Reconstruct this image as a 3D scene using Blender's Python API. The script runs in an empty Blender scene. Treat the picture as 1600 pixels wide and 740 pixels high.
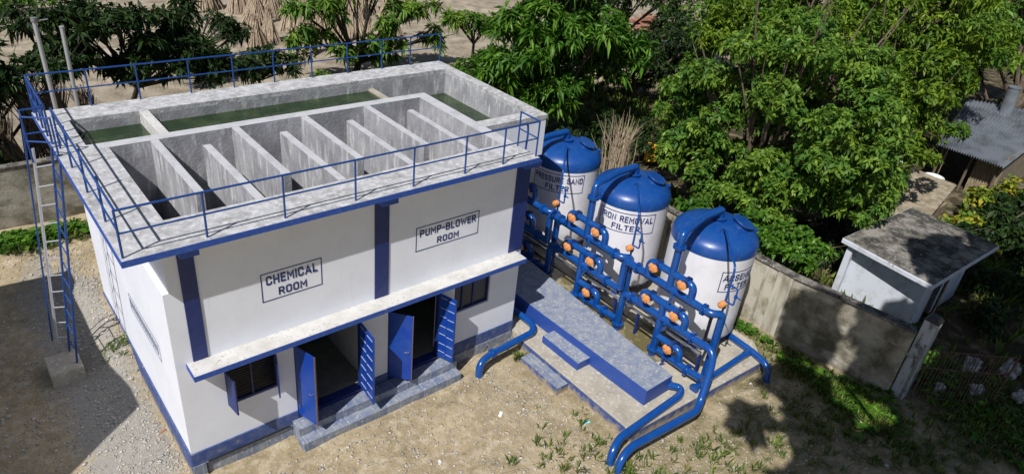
import bpy, bmesh, math, random
import numpy as np
from mathutils import Vector, Matrix
R = math.radians
scene = bpy.context.scene
C = scene.collection

# ---------------------------------------------------------------- camera, sky, sun, exposure
cam_d = bpy.data.cameras.new('camera'); cam = bpy.data.objects.new('camera', cam_d); C.objects.link(cam)
cam.location = (-2.68662, -13.31994, 14.40620)
cam.rotation_euler = (R(59.98841), R(-5.63311), R(-39.48919))
cam_d.sensor_width = 36; cam_d.lens = 36 * 1096.43 / 1600
cam_d.clip_start = 0.1; cam_d.clip_end = 2000
scene.camera = cam
SUN = Vector((0.72, 0.30, -1.0)).normalized()           # direction the light travels
w = bpy.data.worlds.new('World'); scene.world = w; w.use_nodes = True
nt = w.node_tree; nt.nodes.clear()
sky = nt.nodes.new('ShaderNodeTexSky'); sky.sky_type = 'NISHITA'; sky.sun_disc = False
sky.sun_elevation = math.asin(-SUN.z); sky.sun_rotation = math.atan2(-SUN.x, -SUN.y)
bgn = nt.nodes.new('ShaderNodeBackground'); bgn.inputs[1].default_value = 0.06
wo = nt.nodes.new('ShaderNodeOutputWorld')
nt.links.new(sky.outputs[0], bgn.inputs[0]); nt.links.new(bgn.outputs[0], wo.inputs[0])
sd = bpy.data.lights.new('sun', 'SUN'); sd.energy = 5.0; sd.angle = R(0.5); sd.color = (1, 0.975, 0.94)
so = bpy.data.objects.new('sun', sd); C.objects.link(so)
so.rotation_euler = SUN.to_track_quat('-Z', 'Y').to_euler()
scene.view_settings.view_transform = 'Standard'; scene.view_settings.look = 'None'
scene.view_settings.gamma = 1; scene.view_settings.use_curve_mapping = False
scene.view_settings.exposure = 0.0
scene.render.engine = 'CYCLES'
scene.render.resolution_x = 1024; scene.render.resolution_y = 473

# ---------------------------------------------------------------- materials
def mat(name, col, rough=0.6, metal=0.0, col2=None, scale=4.0, detail=6, bump=0.0, bscale=40, stretch=(1,1,1), lo=0.4, hi=0.62,
        col3=None, s3=1.0, lo3=0.55, hi3=0.7, st3=(1,1,1), spec=0.5, tint=False, trans=0.0, coat=0.0):
    m = bpy.data.materials.new(name); m.use_nodes = True
    n = m.node_tree; N = n.nodes; Lk = n.links.new
    b = N['Principled BSDF']
    b.inputs['Roughness'].default_value = rough; b.inputs['Metallic'].default_value = metal
    b.inputs['Specular IOR Level'].default_value = spec
    if coat: b.inputs['Coat Weight'].default_value = coat
    tc = N.new('ShaderNodeTexCoord')
    def rgb(c):
        x = N.new('ShaderNodeRGB'); x.outputs[0].default_value = (*c, 1); return x.outputs[0]
    cur = rgb(col)
    def layer(cur, c, sc, lo, hi, st):
        mp = N.new('ShaderNodeMapping'); mp.inputs['Scale'].default_value = st
        Lk(tc.outputs['Object'], mp.inputs[0])
        no = N.new('ShaderNodeTexNoise'); no.inputs['Scale'].default_value = sc; no.inputs['Detail'].default_value = detail
        no.inputs['Roughness'].default_value = 0.65
        Lk(mp.outputs[0], no.inputs['Vector'])
        mr = N.new('ShaderNodeMapRange'); mr.inputs[1].default_value = lo; mr.inputs[2].default_value = hi
        Lk(no.outputs[0], mr.inputs[0])
        mx = N.new('ShaderNodeMix'); mx.data_type = 'RGBA'
        Lk(mr.outputs[0], mx.inputs[0]); Lk(cur, mx.inputs[6]); Lk(rgb(c), mx.inputs[7])
        return mx.outputs[2]
    if col2 is not None: cur = layer(cur, col2, scale, lo, hi, stretch)
    if col3 is not None: cur = layer(cur, col3, s3, lo3, hi3, st3)
    if tint:
        at = N.new('ShaderNodeAttribute'); at.attribute_name = 'tint'
        hs = N.new('ShaderNodeHueSaturation')
        m1 = N.new('ShaderNodeMapRange'); m1.inputs[3].default_value = 0.52; m1.inputs[4].default_value = 0.47
        m2 = N.new('ShaderNodeMapRange'); m2.inputs[3].default_value = 0.45; m2.inputs[4].default_value = 1.75
        Lk(at.outputs['Fac'], m1.inputs[0]); Lk(at.outputs['Fac'], m2.inputs[0])
        Lk(m1.outputs[0], hs.inputs['Hue']); Lk(m2.outputs[0], hs.inputs['Value']); Lk(cur, hs.inputs['Color'])
        cur = hs.outputs[0]
    Lk(cur, b.inputs['Base Color'])
    if bump:
        nb = N.new('ShaderNodeTexNoise'); nb.inputs['Scale'].default_value = bscale; nb.inputs['Detail'].default_value = 8
        Lk(tc.outputs['Object'], nb.inputs['Vector'])
        bp = N.new('ShaderNodeBump'); bp.inputs['Strength'].default_value = bump; bp.inputs['Distance'].default_value = 0.03
        Lk(nb.outputs[0], bp.inputs['Height']); Lk(bp.outputs[0], b.inputs['Normal'])
    if trans:
        tr = N.new('ShaderNodeBsdfTranslucent'); Lk(cur, tr.inputs[0])
        ms = N.new('ShaderNodeMixShader'); ms.inputs[0].default_value = trans
        Lk(b.outputs[0], ms.inputs[1]); Lk(tr.outputs[0], ms.inputs[2])
        Lk(ms.outputs[0], N['Material Output'].inputs[0])
    return m
M = {}
M['top'] = mat('concrete_top', (.42,.42,.43), .9, col2=(.23,.225,.22), scale=2.2, lo=.44, hi=.72, col3=(.58,.58,.59), s3=6, lo3=.46, hi3=.66, bump=.5, bscale=18)
M['canopy'] = mat('canopy_screed', (.62,.61,.59), .95, col2=(.34,.31,.26), scale=12, lo=.56, hi=.68, col3=(.48,.46,.43), s3=2.2, lo3=.42, hi3=.7, bump=.6, bscale=45)
M['inner'] = mat('concrete_inner', (.40,.40,.42), .9, col2=(.25,.25,.27), scale=1.3, lo=.36, hi=.62, stretch=(1.1,1.1,.7), col3=(.60,.60,.61), s3=3.2, lo3=.52, hi3=.68, st3=(1.6,1.6,.35), bump=.35, bscale=12)
M['coping'] = mat('pale_coping', (.48,.48,.50), .9, col2=(.36,.36,.38), scale=2.5, lo=.45, hi=.7, bump=.3, bscale=18)
M['wet_shaded'] = mat('concrete_wet_shaded', (.13,.14,.13), .6, col2=(.06,.07,.06), scale=2.0)  # wet channel floor; for the chamber floor, pit shade is in the colour
M['white'] = mat('white_paint', (.80,.82,.89), .75, col2=(.73,.75,.82), scale=.9, lo=.4, hi=.7, col3=(.64,.64,.66), s3=2.2, lo3=.62, hi3=.86, st3=(3,3,.25), bump=.12, bscale=30)
M['tankw'] = mat('tank_white_paint', (.77,.76,.80), .5, col2=(.66,.65,.68), scale=1.8, lo=.45, hi=.75, col3=(.46,.36,.28), s3=3, lo3=.68, hi3=.80, st3=(4,4,.3), bump=.08, bscale=5)
M['navy'] = mat('navy_paint', (.008,.022,.13), .5, col2=(.014,.032,.15), scale=5, bump=.08)
M['fascia'] = mat('blue_fascia_paint', (.02,.075,.36), .55, col2=(.06,.13,.38), scale=14, lo=.5, hi=.75, bump=.2, bscale=50)
M['plinth'] = mat('faded_blue_paint', (.035,.07,.24), .65, col2=(.12,.15,.24), scale=5, lo=.4, hi=.75, col3=(.33,.32,.30), s3=3, lo3=.6, hi3=.8, bump=.2)
def add_mud(m, z0, z1, col=(.36,.30,.21)):
    n = m.node_tree; b = n.nodes['Principled BSDF']; src = b.inputs['Base Color'].links[0].from_socket
    t = n.nodes.new('ShaderNodeTexCoord'); sp_ = n.nodes.new('ShaderNodeSeparateXYZ'); n.links.new(t.outputs['Object'], sp_.inputs[0])
    no = n.nodes.new('ShaderNodeTexNoise'); no.inputs['Scale'].default_value = 5; no.inputs['Detail'].default_value = 6; n.links.new(t.outputs['Object'], no.inputs['Vector'])
    ml = n.nodes.new('ShaderNodeMath'); ml.operation = 'MULTIPLY_ADD'; ml.inputs[1].default_value = .55; n.links.new(no.outputs[0], ml.inputs[0])
    iv = n.nodes.new('ShaderNodeMath'); iv.operation = 'MULTIPLY'; iv.inputs[1].default_value = -1; n.links.new(sp_.outputs[2], iv.inputs[0]); n.links.new(iv.outputs[0], ml.inputs[2])
    r = n.nodes.new('ShaderNodeMapRange'); r.inputs[1].default_value = z0; r.inputs[2].default_value = z1; n.links.new(ml.outputs[0], r.inputs[0])
    x = n.nodes.new('ShaderNodeMix'); x.data_type = 'RGBA'; x.inputs[7].default_value = (*col,1); n.links.new(r.outputs[0], x.inputs[0]); n.links.new(src, x.inputs[6]); n.links.new(x.outputs[2], b.inputs['Base Color'])
add_mud(M['plinth'], .02, .24)
M['tile'] = mat('dusty_blue_tile', (.12,.16,.27), .6, col2=(.28,.30,.33), scale=3.2, lo=.35, hi=.65, col3=(.50,.48,.45), s3=11, lo3=.56, hi3=.68, bump=.3)
_n = M['tile'].node_tree; _b = _n.nodes['Principled BSDF']; _src = _b.inputs['Base Color'].links[0].from_socket
_t = _n.nodes.new('ShaderNodeTexCoord'); _s = _n.nodes.new('ShaderNodeSeparateXYZ'); _n.links.new(_t.outputs['Object'], _s.inputs[0])
_m = _n.nodes.new('ShaderNodeMath'); _m.operation = 'PINGPONG'; _m.inputs[1].default_value = .2; _n.links.new(_s.outputs[0], _m.inputs[0])
_r = _n.nodes.new('ShaderNodeMapRange'); _r.inputs[1].default_value = .010; _r.inputs[2].default_value = .004; _n.links.new(_m.outputs[0], _r.inputs[0])
_x = _n.nodes.new('ShaderNodeMix'); _x.data_type = 'RGBA'; _x.inputs[7].default_value = (.40,.40,.40,1); _n.links.new(_r.outputs[0], _x.inputs[0]); _n.links.new(_src, _x.inputs[6]); _n.links.new(_x.outputs[2], _b.inputs['Base Color'])
M['tile_plain'] = mat('dusty_blue_tile', (.13,.17,.28), .6, col2=(.30,.32,.35), scale=3.2, lo=.35, hi=.65, col3=(.55,.53,.50), s3=26, lo3=.60, hi3=.68, bump=.3)
M['blocktop'] = mat('dusty_blue_floor', (.17,.21,.30), .7, col2=(.30,.32,.36), scale=3.5, lo=.38, hi=.66, col3=(.50,.47,.42), s3=12, lo3=.56, hi3=.66, bump=.4, bscale=30)
M['blockside'] = mat('royal_blue_wall_paint', (.020,.065,.30), .5, col2=(.04,.09,.32), scale=4, lo=.5, hi=.8, bump=.12)
M['rail'] = mat('blue_rail_paint', (.010,.055,.23), .4, spec=.5)
M['door'] = mat('blue_door_paint', (.005,.042,.30), .35, col2=(.016,.065,.30), scale=2.2, lo=.4, hi=.7, col3=(.06,.10,.28), s3=7, lo3=.62, hi3=.8, bump=.06, bscale=5)
M['edge'] = mat('worn_edge', (.22,.14,.10), .8)
M['doorrib'] = mat('bare_metal_strip', (.36,.42,.58), .5)
M['pipe'] = mat('blue_pipe_paint', (.003,.055,.27), .25, col2=(.006,.068,.26), scale=5, coat=.4)
M['pipedk'] = mat('dark_blue_flange', (.006,.03,.14), .4)
M['dome'] = mat('blue_tank_paint', (.003,.050,.25), .36, col2=(.012,.072,.26), scale=1.6, lo=.4, hi=.7, col3=(.08,.13,.26), s3=5, lo3=.58, hi3=.80, coat=.15, bump=.05, bscale=8)
M['orange'] = mat('orange_enamel', (.66,.28,.09), .5)
M['silver'] = mat('silver_paint', (.62,.63,.66), .35, .6)
M['steel'] = mat('galvanised_steel', (.52,.53,.54), .4, .7, col2=(.25,.25,.26), scale=6)
M['pad'] = mat('sandy_concrete', (.42,.38,.31), .95, col2=(.30,.27,.22), scale=1.8, lo=.4, hi=.7, col3=(.55,.52,.47), s3=9, lo3=.54, hi3=.66, bump=.4)
M['mud'] = mat('muddy_water', (.13,.11,.045), .15, col2=(.28,.24,.15), scale=2.2, lo=.5, hi=.6)
M['text'] = mat('navy_lettering', (.012,.03,.15), .6)
M['darkglass'] = mat('dark_louvre', (.02,.02,.024), .35, col2=(.035,.035,.04), scale=3)
M['room'] = mat('room_plaster', (.55,.55,.53), .9, col2=(.45,.45,.43), scale=2)
M['roomfloor'] = mat('room_floor', (.22,.22,.17), .8, col2=(.16,.16,.13), scale=1.6)
M['water'] = mat('green_water', (.012,.030,.009), .05, col2=(.045,.072,.022), scale=1.1, lo=.45, hi=.7, bump=.06, bscale=3)
M['boundary'] = mat('weathered_wall', (.50,.46,.38), .95, col2=(.17,.15,.08), scale=.8, lo=.46, hi=.60, col3=(.10,.09,.07), s3=1.6, lo3=.55, hi3=.70, st3=(2.2,2.2,.22), bump=.4, bscale=14)
M['boundary_dark'] = mat('mossy_wall', (.36,.33,.27), .95, col2=(.12,.105,.07), scale=.9, lo=.42, hi=.62, col3=(.50,.47,.41), s3=1.6, lo3=.56, hi3=.72, st3=(.5,.5,1.2), bump=.4, bscale=14)
M['pier'] = mat('pale_pier_render', (.50,.47,.40), .95, col2=(.30,.27,.2), scale=2, stretch=(2,2,.3))
M['shedwall'] = mat('lime_washed_wall', (.60,.63,.70), .9, col2=(.45,.46,.48), scale=2.2, lo=.5, hi=.7, col3=(.10,.10,.10), s3=3.0, lo3=.64, hi3=.74, st3=(1.5,1.5,.5), bump=.3)
M['post'] = mat('stained_post', (.42,.44,.47), .9, col2=(.10,.10,.10), scale=2.6, lo=.50, hi=.62, stretch=(2,2,.8), bump=.4)
M['shedroof'] = mat('lichen_concrete_roof', (.25,.23,.20), .95, col2=(.045,.042,.036), scale=1.4, lo=.40, hi=.58, col3=(.38,.36,.33), s3=7, lo3=.58, hi3=.68, bump=.5, bscale=18)
M['rust'] = mat('rusty_bar', (.07,.035,.02), .85, col2=(.13,.09,.07), scale=8)
M['bark'] = mat('bark', (.16,.12,.085), .95, col2=(.07,.05,.035), scale=9, stretch=(1,1,.3), bump=.6)
M['barkdk'] = mat('dark_bark', (.05,.038,.03), .95, col2=(.02,.016,.012), scale=9, bump=.5)
M['stick'] = mat('dry_jute_stick', (.44,.35,.25), .9, col2=(.26,.20,.14), scale=7, lo=.4, hi=.65)
M['stickdk'] = mat('weathered_reed', (.24,.19,.13), .9, col2=(.12,.09,.06), scale=5)
M['tin'] = mat('corrugated_tin', (.30,.33,.37), .45, .5, col2=(.17,.19,.21), scale=1.2, lo=.45, hi=.65)
M['thatch'] = mat('bamboo_panel', (.34,.27,.18), .95, col2=(.14,.11,.07), scale=6, stretch=(4,4,.4))
M['oldroof'] = mat('sandy_tile_roof', (.34,.29,.21), .95, col2=(.20,.16,.11), scale=3, bump=.5)
M['brick'] = mat('reddish_clay_tile', (.36,.17,.10), .9, col2=(.22,.12,.09), scale=5)
M['cloth'] = mat('yellow_cloth', (.85,.42,.02), .8)
M['litter'] = mat('pale_litter', (.70,.72,.72), .6)
M['litterb'] = mat('blue_tarpaulin', (.02,.10,.42), .5)
M['sack'] = mat('white_sack', (.48,.48,.47), .85, col2=(.16,.15,.13), scale=3.5, lo=.42, hi=.58, bump=.6, bscale=9)
M['black'] = mat('black_pvc', (.012,.012,.014), .35)
M['leaf_a'] = mat('leaf_bright', (.080,.200,.020), .40, col2=(.045,.125,.014), scale=1.2, tint=True, spec=.22, trans=.32)
M['leaf_b'] = mat('leaf_mid', (.070,.170,.026), .45, col2=(.125,.220,.026), scale=.8, tint=True, spec=.22, trans=.30)
M['leaf_c'] = mat('leaf_yellowgreen', (.130,.220,.018), .45, col2=(.055,.130,.014), scale=.6, tint=True, spec=.22, trans=.30)
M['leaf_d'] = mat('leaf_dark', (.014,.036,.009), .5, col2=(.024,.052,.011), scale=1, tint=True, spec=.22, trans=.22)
M['leaf_y'] = mat('leaf_turning_yellow', (.45,.36,.03), .5, col2=(.09,.17,.02), scale=1.6, lo=.36, hi=.52, tint=True, spec=.22, trans=.3)
M['grass'] = mat('grass_blade', (.075,.140,.022), .6, col2=(.12,.14,.035), scale=.7, tint=True, spec=.22, trans=.25)
M['gravel'] = mat('gravel_stone', (.55,.50,.42), .9, col2=(.30,.29,.27), scale=6, lo=.4, hi=.6)

def ground_material():
    m = bpy.data.materials.new('sandy_earth'); m.use_nodes = True
    N = m.node_tree.nodes; Lk = m.node_tree.links.new; b = N['Principled BSDF']
    b.inputs['Roughness'].default_value = .95; b.inputs['Specular IOR Level'].default_value = .2
    g = N.new('ShaderNodeNewGeometry')
    def noise(sc, det=8, ro=.6, off=0):
        mp = N.new('ShaderNodeMapping'); mp.inputs['Location'].default_value = (off, off*.7, 0)
        Lk(g.outputs['Position'], mp.inputs[0])
        n = N.new('ShaderNodeTexNoise'); n.inputs['Scale'].default_value = sc; n.inputs['Detail'].default_value = det
        n.inputs['Roughness'].default_value = ro; Lk(mp.outputs[0], n.inputs['Vector']); return n.outputs[0]
    def rng(src, lo, hi):
        r = N.new('ShaderNodeMapRange'); r.inputs[1].default_value = lo; r.inputs[2].default_value = hi; Lk(src, r.inputs[0]); return r.outputs[0]
    def mix(f, a, c):
        x = N.new('ShaderNodeMix'); x.data_type = 'RGBA'; Lk(f, x.inputs[0])
        for s, v in ((6, a), (7, c)):
            if isinstance(v, tuple): x.inputs[s].default_value = (*v, 1)
            else: Lk(v, x.inputs[s])
        return x.outputs[2]
    def mul(a, c):
        x = N.new('ShaderNodeMath'); x.operation = 'MULTIPLY'; Lk(a, x.inputs[0]); Lk(c, x.inputs[1]); return x.outputs[0]
    col = mix(rng(noise(.55), .38, .62), (.40,.32,.20), (.29,.23,.14))
    col = mix(rng(noise(3.2, off=9), .48, .7), col, (.50,.43,.31))
    col = mix(rng(noise(1.1, off=31), .55, .72), col, (.17,.14,.085))
    # olive moss film towards the right-hand yard
    sep = N.new('ShaderNodeSeparateXYZ'); Lk(g.outputs['Position'], sep.inputs[0])
    right = rng(sep.outputs[0], 7.5, 12.5)
    fr = N.new('ShaderNodeMapRange'); fr.inputs[1].default_value = 8; fr.inputs[2].default_value = 0; Lk(sep.outputs[1], fr.inputs[0])
    col = mix(mul(mul(right, fr.outputs[0]), rng(noise(1.4, off=55), .38, .66)), col, (.10,.095,.035))
    # grey crushed gravel strip along the left wall and behind it
    lx = N.new('ShaderNodeMapRange'); lx.inputs[1].default_value = .4; lx.inputs[2].default_value = -.6; Lk(sep.outputs[0], lx.inputs[0])
    ly = rng(sep.outputs[1], -1.5, 1.0)
    ly2 = N.new('ShaderNodeMapRange'); ly2.inputs[1].default_value = 13; ly2.inputs[2].default_value = 10; Lk(sep.outputs[1], ly2.inputs[0])
    lx2 = rng(sep.outputs[0], -2.8, -1.4)
    gm = mul(mul(lx.outputs[0], ly), mul(ly2.outputs[0], lx2))
    gx = N.new('ShaderNodeMath'); gx.operation='ADD'; Lk(gm, gx.inputs[0]); Lk(noise(2.0, off=77), gx.inputs[1])
    col = mix(rng(gx.outputs[0], .85, 1.25), col, (.29,.275,.25))
    # far yard: paler dry sand
    far = rng(sep.outputs[1], 17, 24)
    col = mix(far, col, mix(rng(noise(.9, off=5), .42, .62), mix(rng(noise(.2, off=15), .4, .6), (.40,.34,.26), (.30,.26,.20)), (.20,.165,.12)))
    col = mix(rng(noise(11, 6, .7, 61), .54, .68), col, (.48,.40,.285))
    col = mix(rng(noise(7, 6, .7, 87), .56, .70), col, (.19,.155,.10))
    # small dark / light specks
    v = N.new('ShaderNodeTexVoronoi'); v.inputs['Scale'].default_value = 16; Lk(g.outputs['Position'], v.inputs['Vector'])
    inv = N.new('ShaderNodeMapRange'); inv.inputs[1].default_value = .16; inv.inputs[2].default_value = .05; Lk(v.outputs['Distance'], inv.inputs[0])
    col = mix(mul(inv.outputs[0], rng(noise(5, off=3), .5, .6)), col, (.56,.52,.44))
    # darker ground towards the right, fading out at the back
    dark_x = rng(sep.outputs[0], 18.3, 20.0)
    dark_y = N.new('ShaderNodeMapRange'); dark_y.inputs[1].default_value = 19; dark_y.inputs[2].default_value = 15; Lk(sep.outputs[1], dark_y.inputs[0])
    col = mix(mul(dark_x, dark_y.outputs[0]), col, mix(rng(noise(1.3, off=44), .5, .66), (.055,.045,.025), (.20,.165,.10)))
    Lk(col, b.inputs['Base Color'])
    bp = N.new('ShaderNodeBump'); bp.inputs['Strength'].default_value = .75; bp.inputs['Distance'].default_value = .05
    Lk(noise(9, 10, .7, 2), bp.inputs['Height']); Lk(bp.outputs[0], b.inputs['Normal'])
    return m
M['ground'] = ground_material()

# ---------------------------------------------------------------- helpers
def tag(o, label=None, cat=None, group=None, kind=None):
    if label: o['label'] = label
    if cat: o['category'] = cat
    if group: o['group'] = group
    if kind: o['kind'] = kind
    return o
def thing(name, loc, label, cat, group=None):
    o = bpy.data.objects.new(name, None); C.objects.link(o); o.location = loc
    o.empty_display_size = .2
    return tag(o, label, cat, group)
def origin_of(o):
    v = Vector((0,0,0))
    while o is not None: v = v + Vector(o.location); o = o.parent
    return v
def copy_tree(o, parent=None):
    c = o.copy(); C.objects.link(c); c.parent = parent
    for ch in list(o.children): copy_tree(ch, c)
    return c
def link_mesh(name, me, material, parent=None, smooth=False):
    me.materials.append(material)
    o = bpy.data.objects.new(name, me); C.objects.link(o)
    if parent is not None: o.parent = parent
    if smooth: me.shade_smooth()
    return o
class MB:
    def __init__(s): s.v = []; s.f = []
    def add(s, vs, fs):
        k = len(s.v); s.v += [tuple(p) for p in vs]; s.f += [tuple(i+k for i in f) for f in fs]; return s
    def prism(s, poly, z0, z1):
        n = len(poly); a = sum(poly[i][0]*poly[(i+1)%n][1]-poly[(i+1)%n][0]*poly[i][1] for i in range(n))
        if a < 0: poly = poly[::-1]
        vs = [(x,y,z0) for x,y in poly] + [(x,y,z1) for x,y in poly]
        return s.add(vs, [tuple(range(n))[::-1], tuple(range(n,2*n))] + [(i,(i+1)%n,n+(i+1)%n,n+i) for i in range(n)])
    def box(s, x0, x1, y0, y1, z0, z1): return s.prism([(x0,y0),(x1,y0),(x1,y1),(x0,y1)], z0, z1)
    def obox(s, c, ax, ay, az):
        c, ax, ay, az = map(Vector, (c, ax, ay, az))
        vs = [c + i*ax + j*ay + k*az for k in (-1,1) for j in (-1,1) for i in (-1,1)]
        return s.add(vs, [(0,2,3,1),(4,5,7,6),(0,1,5,4),(1,3,7,5),(3,2,6,7),(2,0,4,6)])
    def sweep(s, pts, radii, seg=12, cap=True):
        pts = [Vector(p) for p in pts]; n = len(pts); k0 = len(s.v)
        t = (pts[1]-pts[0]).normalized()
        u = t.orthogonal().normalized()
        for i, p in enumerate(pts):
            if i == 0: d = pts[1]-pts[0]
            elif i == n-1: d = pts[-1]-pts[-2]
            else: d = (pts[i]-pts[i-1]).normalized() + (pts[i+1]-pts[i]).normalized()
            if d.length < 1e-9: d = pts[i]-pts[i-1]
            d.normalize(); u = (u - d*u.dot(d)); u = u.normalized() if u.length > 1e-6 else d.orthogonal().normalized()
            w_ = d.cross(u); r = radii[i] if hasattr(radii, '__len__') else radii
            for j in range(seg):
                a = 2*math.pi*j/seg; q = p + u*(r*math.cos(a)) + w_*(r*math.sin(a)); s.v.append(tuple(q))
        for i in range(n-1):
            for j in range(seg):
                a = k0+i*seg+j; b = k0+i*seg+(j+1)%seg; s.f.append((a, b, b+seg, a+seg))
        if cap:
            s.f.append(tuple(k0+j for j in range(seg))[::-1]); s.f.append(tuple(k0+(n-1)*seg+j for j in range(seg)))
        return s
    def pipe(s, pts, r, seg=14, fillet=.16, n=6):
        P = [Vector(p) for p in pts]; out = [P[0]]
        for i in range(1, len(P)-1):
            a = P[i-1]-P[i]; b = P[i+1]-P[i]; f = min(fillet, a.length*.49, b.length*.49)
            p0 = P[i]+a.normalized()*f; p1 = P[i]+b.normalized()*f
            for k in range(n+1):
                t = k/n; out.append(p0*(1-t)**2 + P[i]*(2*t*(1-t)) + p1*t*t)
        out.append(P[-1])
        return s.sweep(out, r, seg)
    def cyl(s, p0, p1, r0, r1=None, seg=16): return s.sweep([p0, p1], [r0, r0 if r1 is None else r1], seg)
    def lathe(s, prof, c=(0,0,0), seg=40):
        k0 = len(s.v); n = len(prof)
        for r, z in prof:
            for j in range(seg):
                a = 2*math.pi*j/seg; s.v.append((c[0]+max(r,1e-4)*math.cos(a), c[1]+max(r,1e-4)*math.sin(a), c[2]+z))
        for i in range(n-1):
            for j in range(seg):
                a = k0+i*seg+j; b = k0+i*seg+(j+1)%seg; s.f.append((a, b, b+seg, a+seg))
        s.f.append(tuple(k0+j for j in range(seg))[::-1]); s.f.append(tuple(k0+(n-1)*seg+j for j in range(seg)))
        return s
    def build(s, name, material, parent=None, smooth=False, bevel=0.0, angle=40, label=None):
        o3 = origin_of(parent) if parent is not None else Vector((0,0,0))
        me = bpy.data.meshes.new(name)
        me.from_pydata([(x-o3.x, y-o3.y, z-o3.z) for x,y,z in s.v], [], s.f)
        o = link_mesh(name, me, material, parent)
        if smooth:
            me.shade_smooth(); me.set_sharp_from_angle(angle=R(angle))
        if bevel:
            b = o.modifiers.new('bevel', 'BEVEL'); b.width = bevel; b.segments = 2; b.limit_method = 'ANGLE'; b.angle_limit = R(35)
        if label: o['label'] = label
        return o
def single(mb, name, material, label, cat, group=None, smooth=False, bevel=0.0, angle=40, kind=None):
    """one-mesh thing: origin moved to the middle of its base"""
    xs = [v[0] for v in mb.v]; ys = [v[1] for v in mb.v]; zs = [v[2] for v in mb.v]
    loc = Vector(((min(xs)+max(xs))/2, (min(ys)+max(ys))/2, min(zs)))
    mb.v = [(x-loc.x, y-loc.y, z-loc.z) for x,y,z in mb.v]
    o = mb.build(name, material, None, smooth, bevel, angle); o.location = loc
    return tag(o, label, cat, group, kind)

# ---------------------------------------------------------------- setting: the ground
def sstep(t): t = np.clip(t, 0, 1); return t*t*(3-2*t)
def gz(x, y):  # ground height
    x = np.asarray(x, float); y = np.asarray(y, float)
    near = 1/(1+((x-8)**2+(y-3)**2)/3000.)
    h = .035*np.sin(x*1.3+y*.7)*np.sin(y*.9-x*.4) + .02*np.sin(x*3.1)*np.sin(y*2.7+1)
    h = h*near - .02
    h = h + .72*sstep((y-4.0)/1.3)*sstep((x+1.5)/1.3)*sstep((3-x)/2.)*sstep((10.5-y)/2.)
    h = h + .55*sstep((y-10.5)/2.5)*sstep((6-x)/4)*sstep((17-y)/3)
    return h
def make_ground():
    def ax(a, b, fine0, fine1, df, n):
        return np.concatenate([fine0-(np.linspace(0,1,n)[::-1][:-1]**2)*(fine0-a), np.arange(fine0, fine1, df), fine1+(np.linspace(0,1,n)**2)*(b-fine1)])
    xs = ax(-300, 500, -8, 30, .22, 26); ys = ax(-200, 500, -14, 30, .22, 26)
    X, Y = np.meshgrid(xs, ys); Z = gz(X, Y)
    v = np.stack([X, Y, Z], -1).reshape(-1,3); nx = len(xs); ny = len(ys)
    i = (np.arange(ny-1)[:,None]*nx + np.arange(nx-1)[None,:]).ravel()
    f = np.stack([i, i+1, i+1+nx, i+nx], -1)
    me = bpy.data.meshes.new('ground'); me.from_pydata(v.tolist(), [], f.tolist())
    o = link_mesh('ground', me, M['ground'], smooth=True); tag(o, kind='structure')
make_ground()

# ---------------------------------------------------------------- the treatment building
B = thing('treatment_building', (5,4,0), 'white two-room plant building with blue trim and an open concrete tank on its roof', 'building')
def wall_x(mb, x0, x1, y0, y1, z0, z1, holes):
    xs = x0
    for (a, b, c, d) in sorted(holes):
        if a > xs: mb.box(xs, a, y0, y1, z0, z1)
        if c > z0: mb.box(a, b, y0, y1, z0, c)
        mb.box(a, b, y0, y1, d, z1); xs = b
    mb.box(xs, x1, y0, y1, z0, z1)
XR = 10.04
wl = MB()
wall_x(wl, 0, XR, 0, .25, .76, 5.41, [(1.0,2.26,1.81,2.88),(2.70,4.60,.76,2.93),(5.40,7.13,.76,2.90),(7.62,8.92,1.95,2.88)])
wl.box(.12, XR, 0, .25, 5.41, 6.56)                 # upper front
wl.box(0, .25, .25, 8.0, .76, 5.41); wl.box(.12, .26, .25, 5.01, 5.41, 6.56); wl.box(-.14, -.004, 5.01, 8.0, 5.412, 6.56)
wl.box(XR-.25, XR, .25, 2.03, 0, 6.555); wl.box(XR-.25, XR, 2.03, 8.0, 0, 5.14)
wl.box(.25, XR-.25, 7.75, 8.0, 0, 6.555)
wl.build('wall', M['white'], B)
MB().box(.12+.0,XR,.0,.0,0,0)
rm = MB(); rm.box(4.80, 4.98, .25, 7.75, .62, 3.5)                       # partition
rm.box(.25, XR-.25, .25, 7.75, 3.5, 3.62); rm.build('partition', M['room'], B)
MB().box(.25, XR-.25, .25, 7.75, .5, .60).build('floor', M['roomfloor'], B)
for a, b in ((2.705,4.595),(5.405,7.125)): MB().box(a, b, -.03, .25, .502, .597).build('threshold', M['navy'], B)
# plinth: upper painted band, paler lower band
for (a, b, y0_, y1_, c, d) in ((-.02,2.52,-.035,0,.36,.76),(-.02,2.52,-.05,0,-.1,.355),(7.56,XR+.02,-.035,0,.36,.76),(7.56,XR+.02,-.05,0,-.1,.355),
                             (2.52,2.70,-.035,0,.5,.76),(4.60,5.40,-.035,0,.5,.76),(7.13,7.56,-.035,0,.5,.76),(-.035,0,0,8.0,-.1,.76)):
    MB().box(a, b, y0_, y1_, c, d).build('plinth', M['plinth'] if (c > 0 or a < -.03) else M['tile'], B, bevel=.006)
MB().box(.004,XR-.25,.004,.25,-.1,.48).box(.004,.25,.25,8,-.1,.755).box(.004,2.69,.004,.25,.48,.755).box(7.14,XR-.25,.004,.25,.48,.755).box(4.61,5.39,.004,.25,.48,.755).build('footing', M['plinth'], B)
MB().pipe([(.30,-.085,.02),(.30,-.085,.40),(2.44,-.085,.40)], .022, 8, .05).build('drain_line', M['black'], B, smooth=True)
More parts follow.
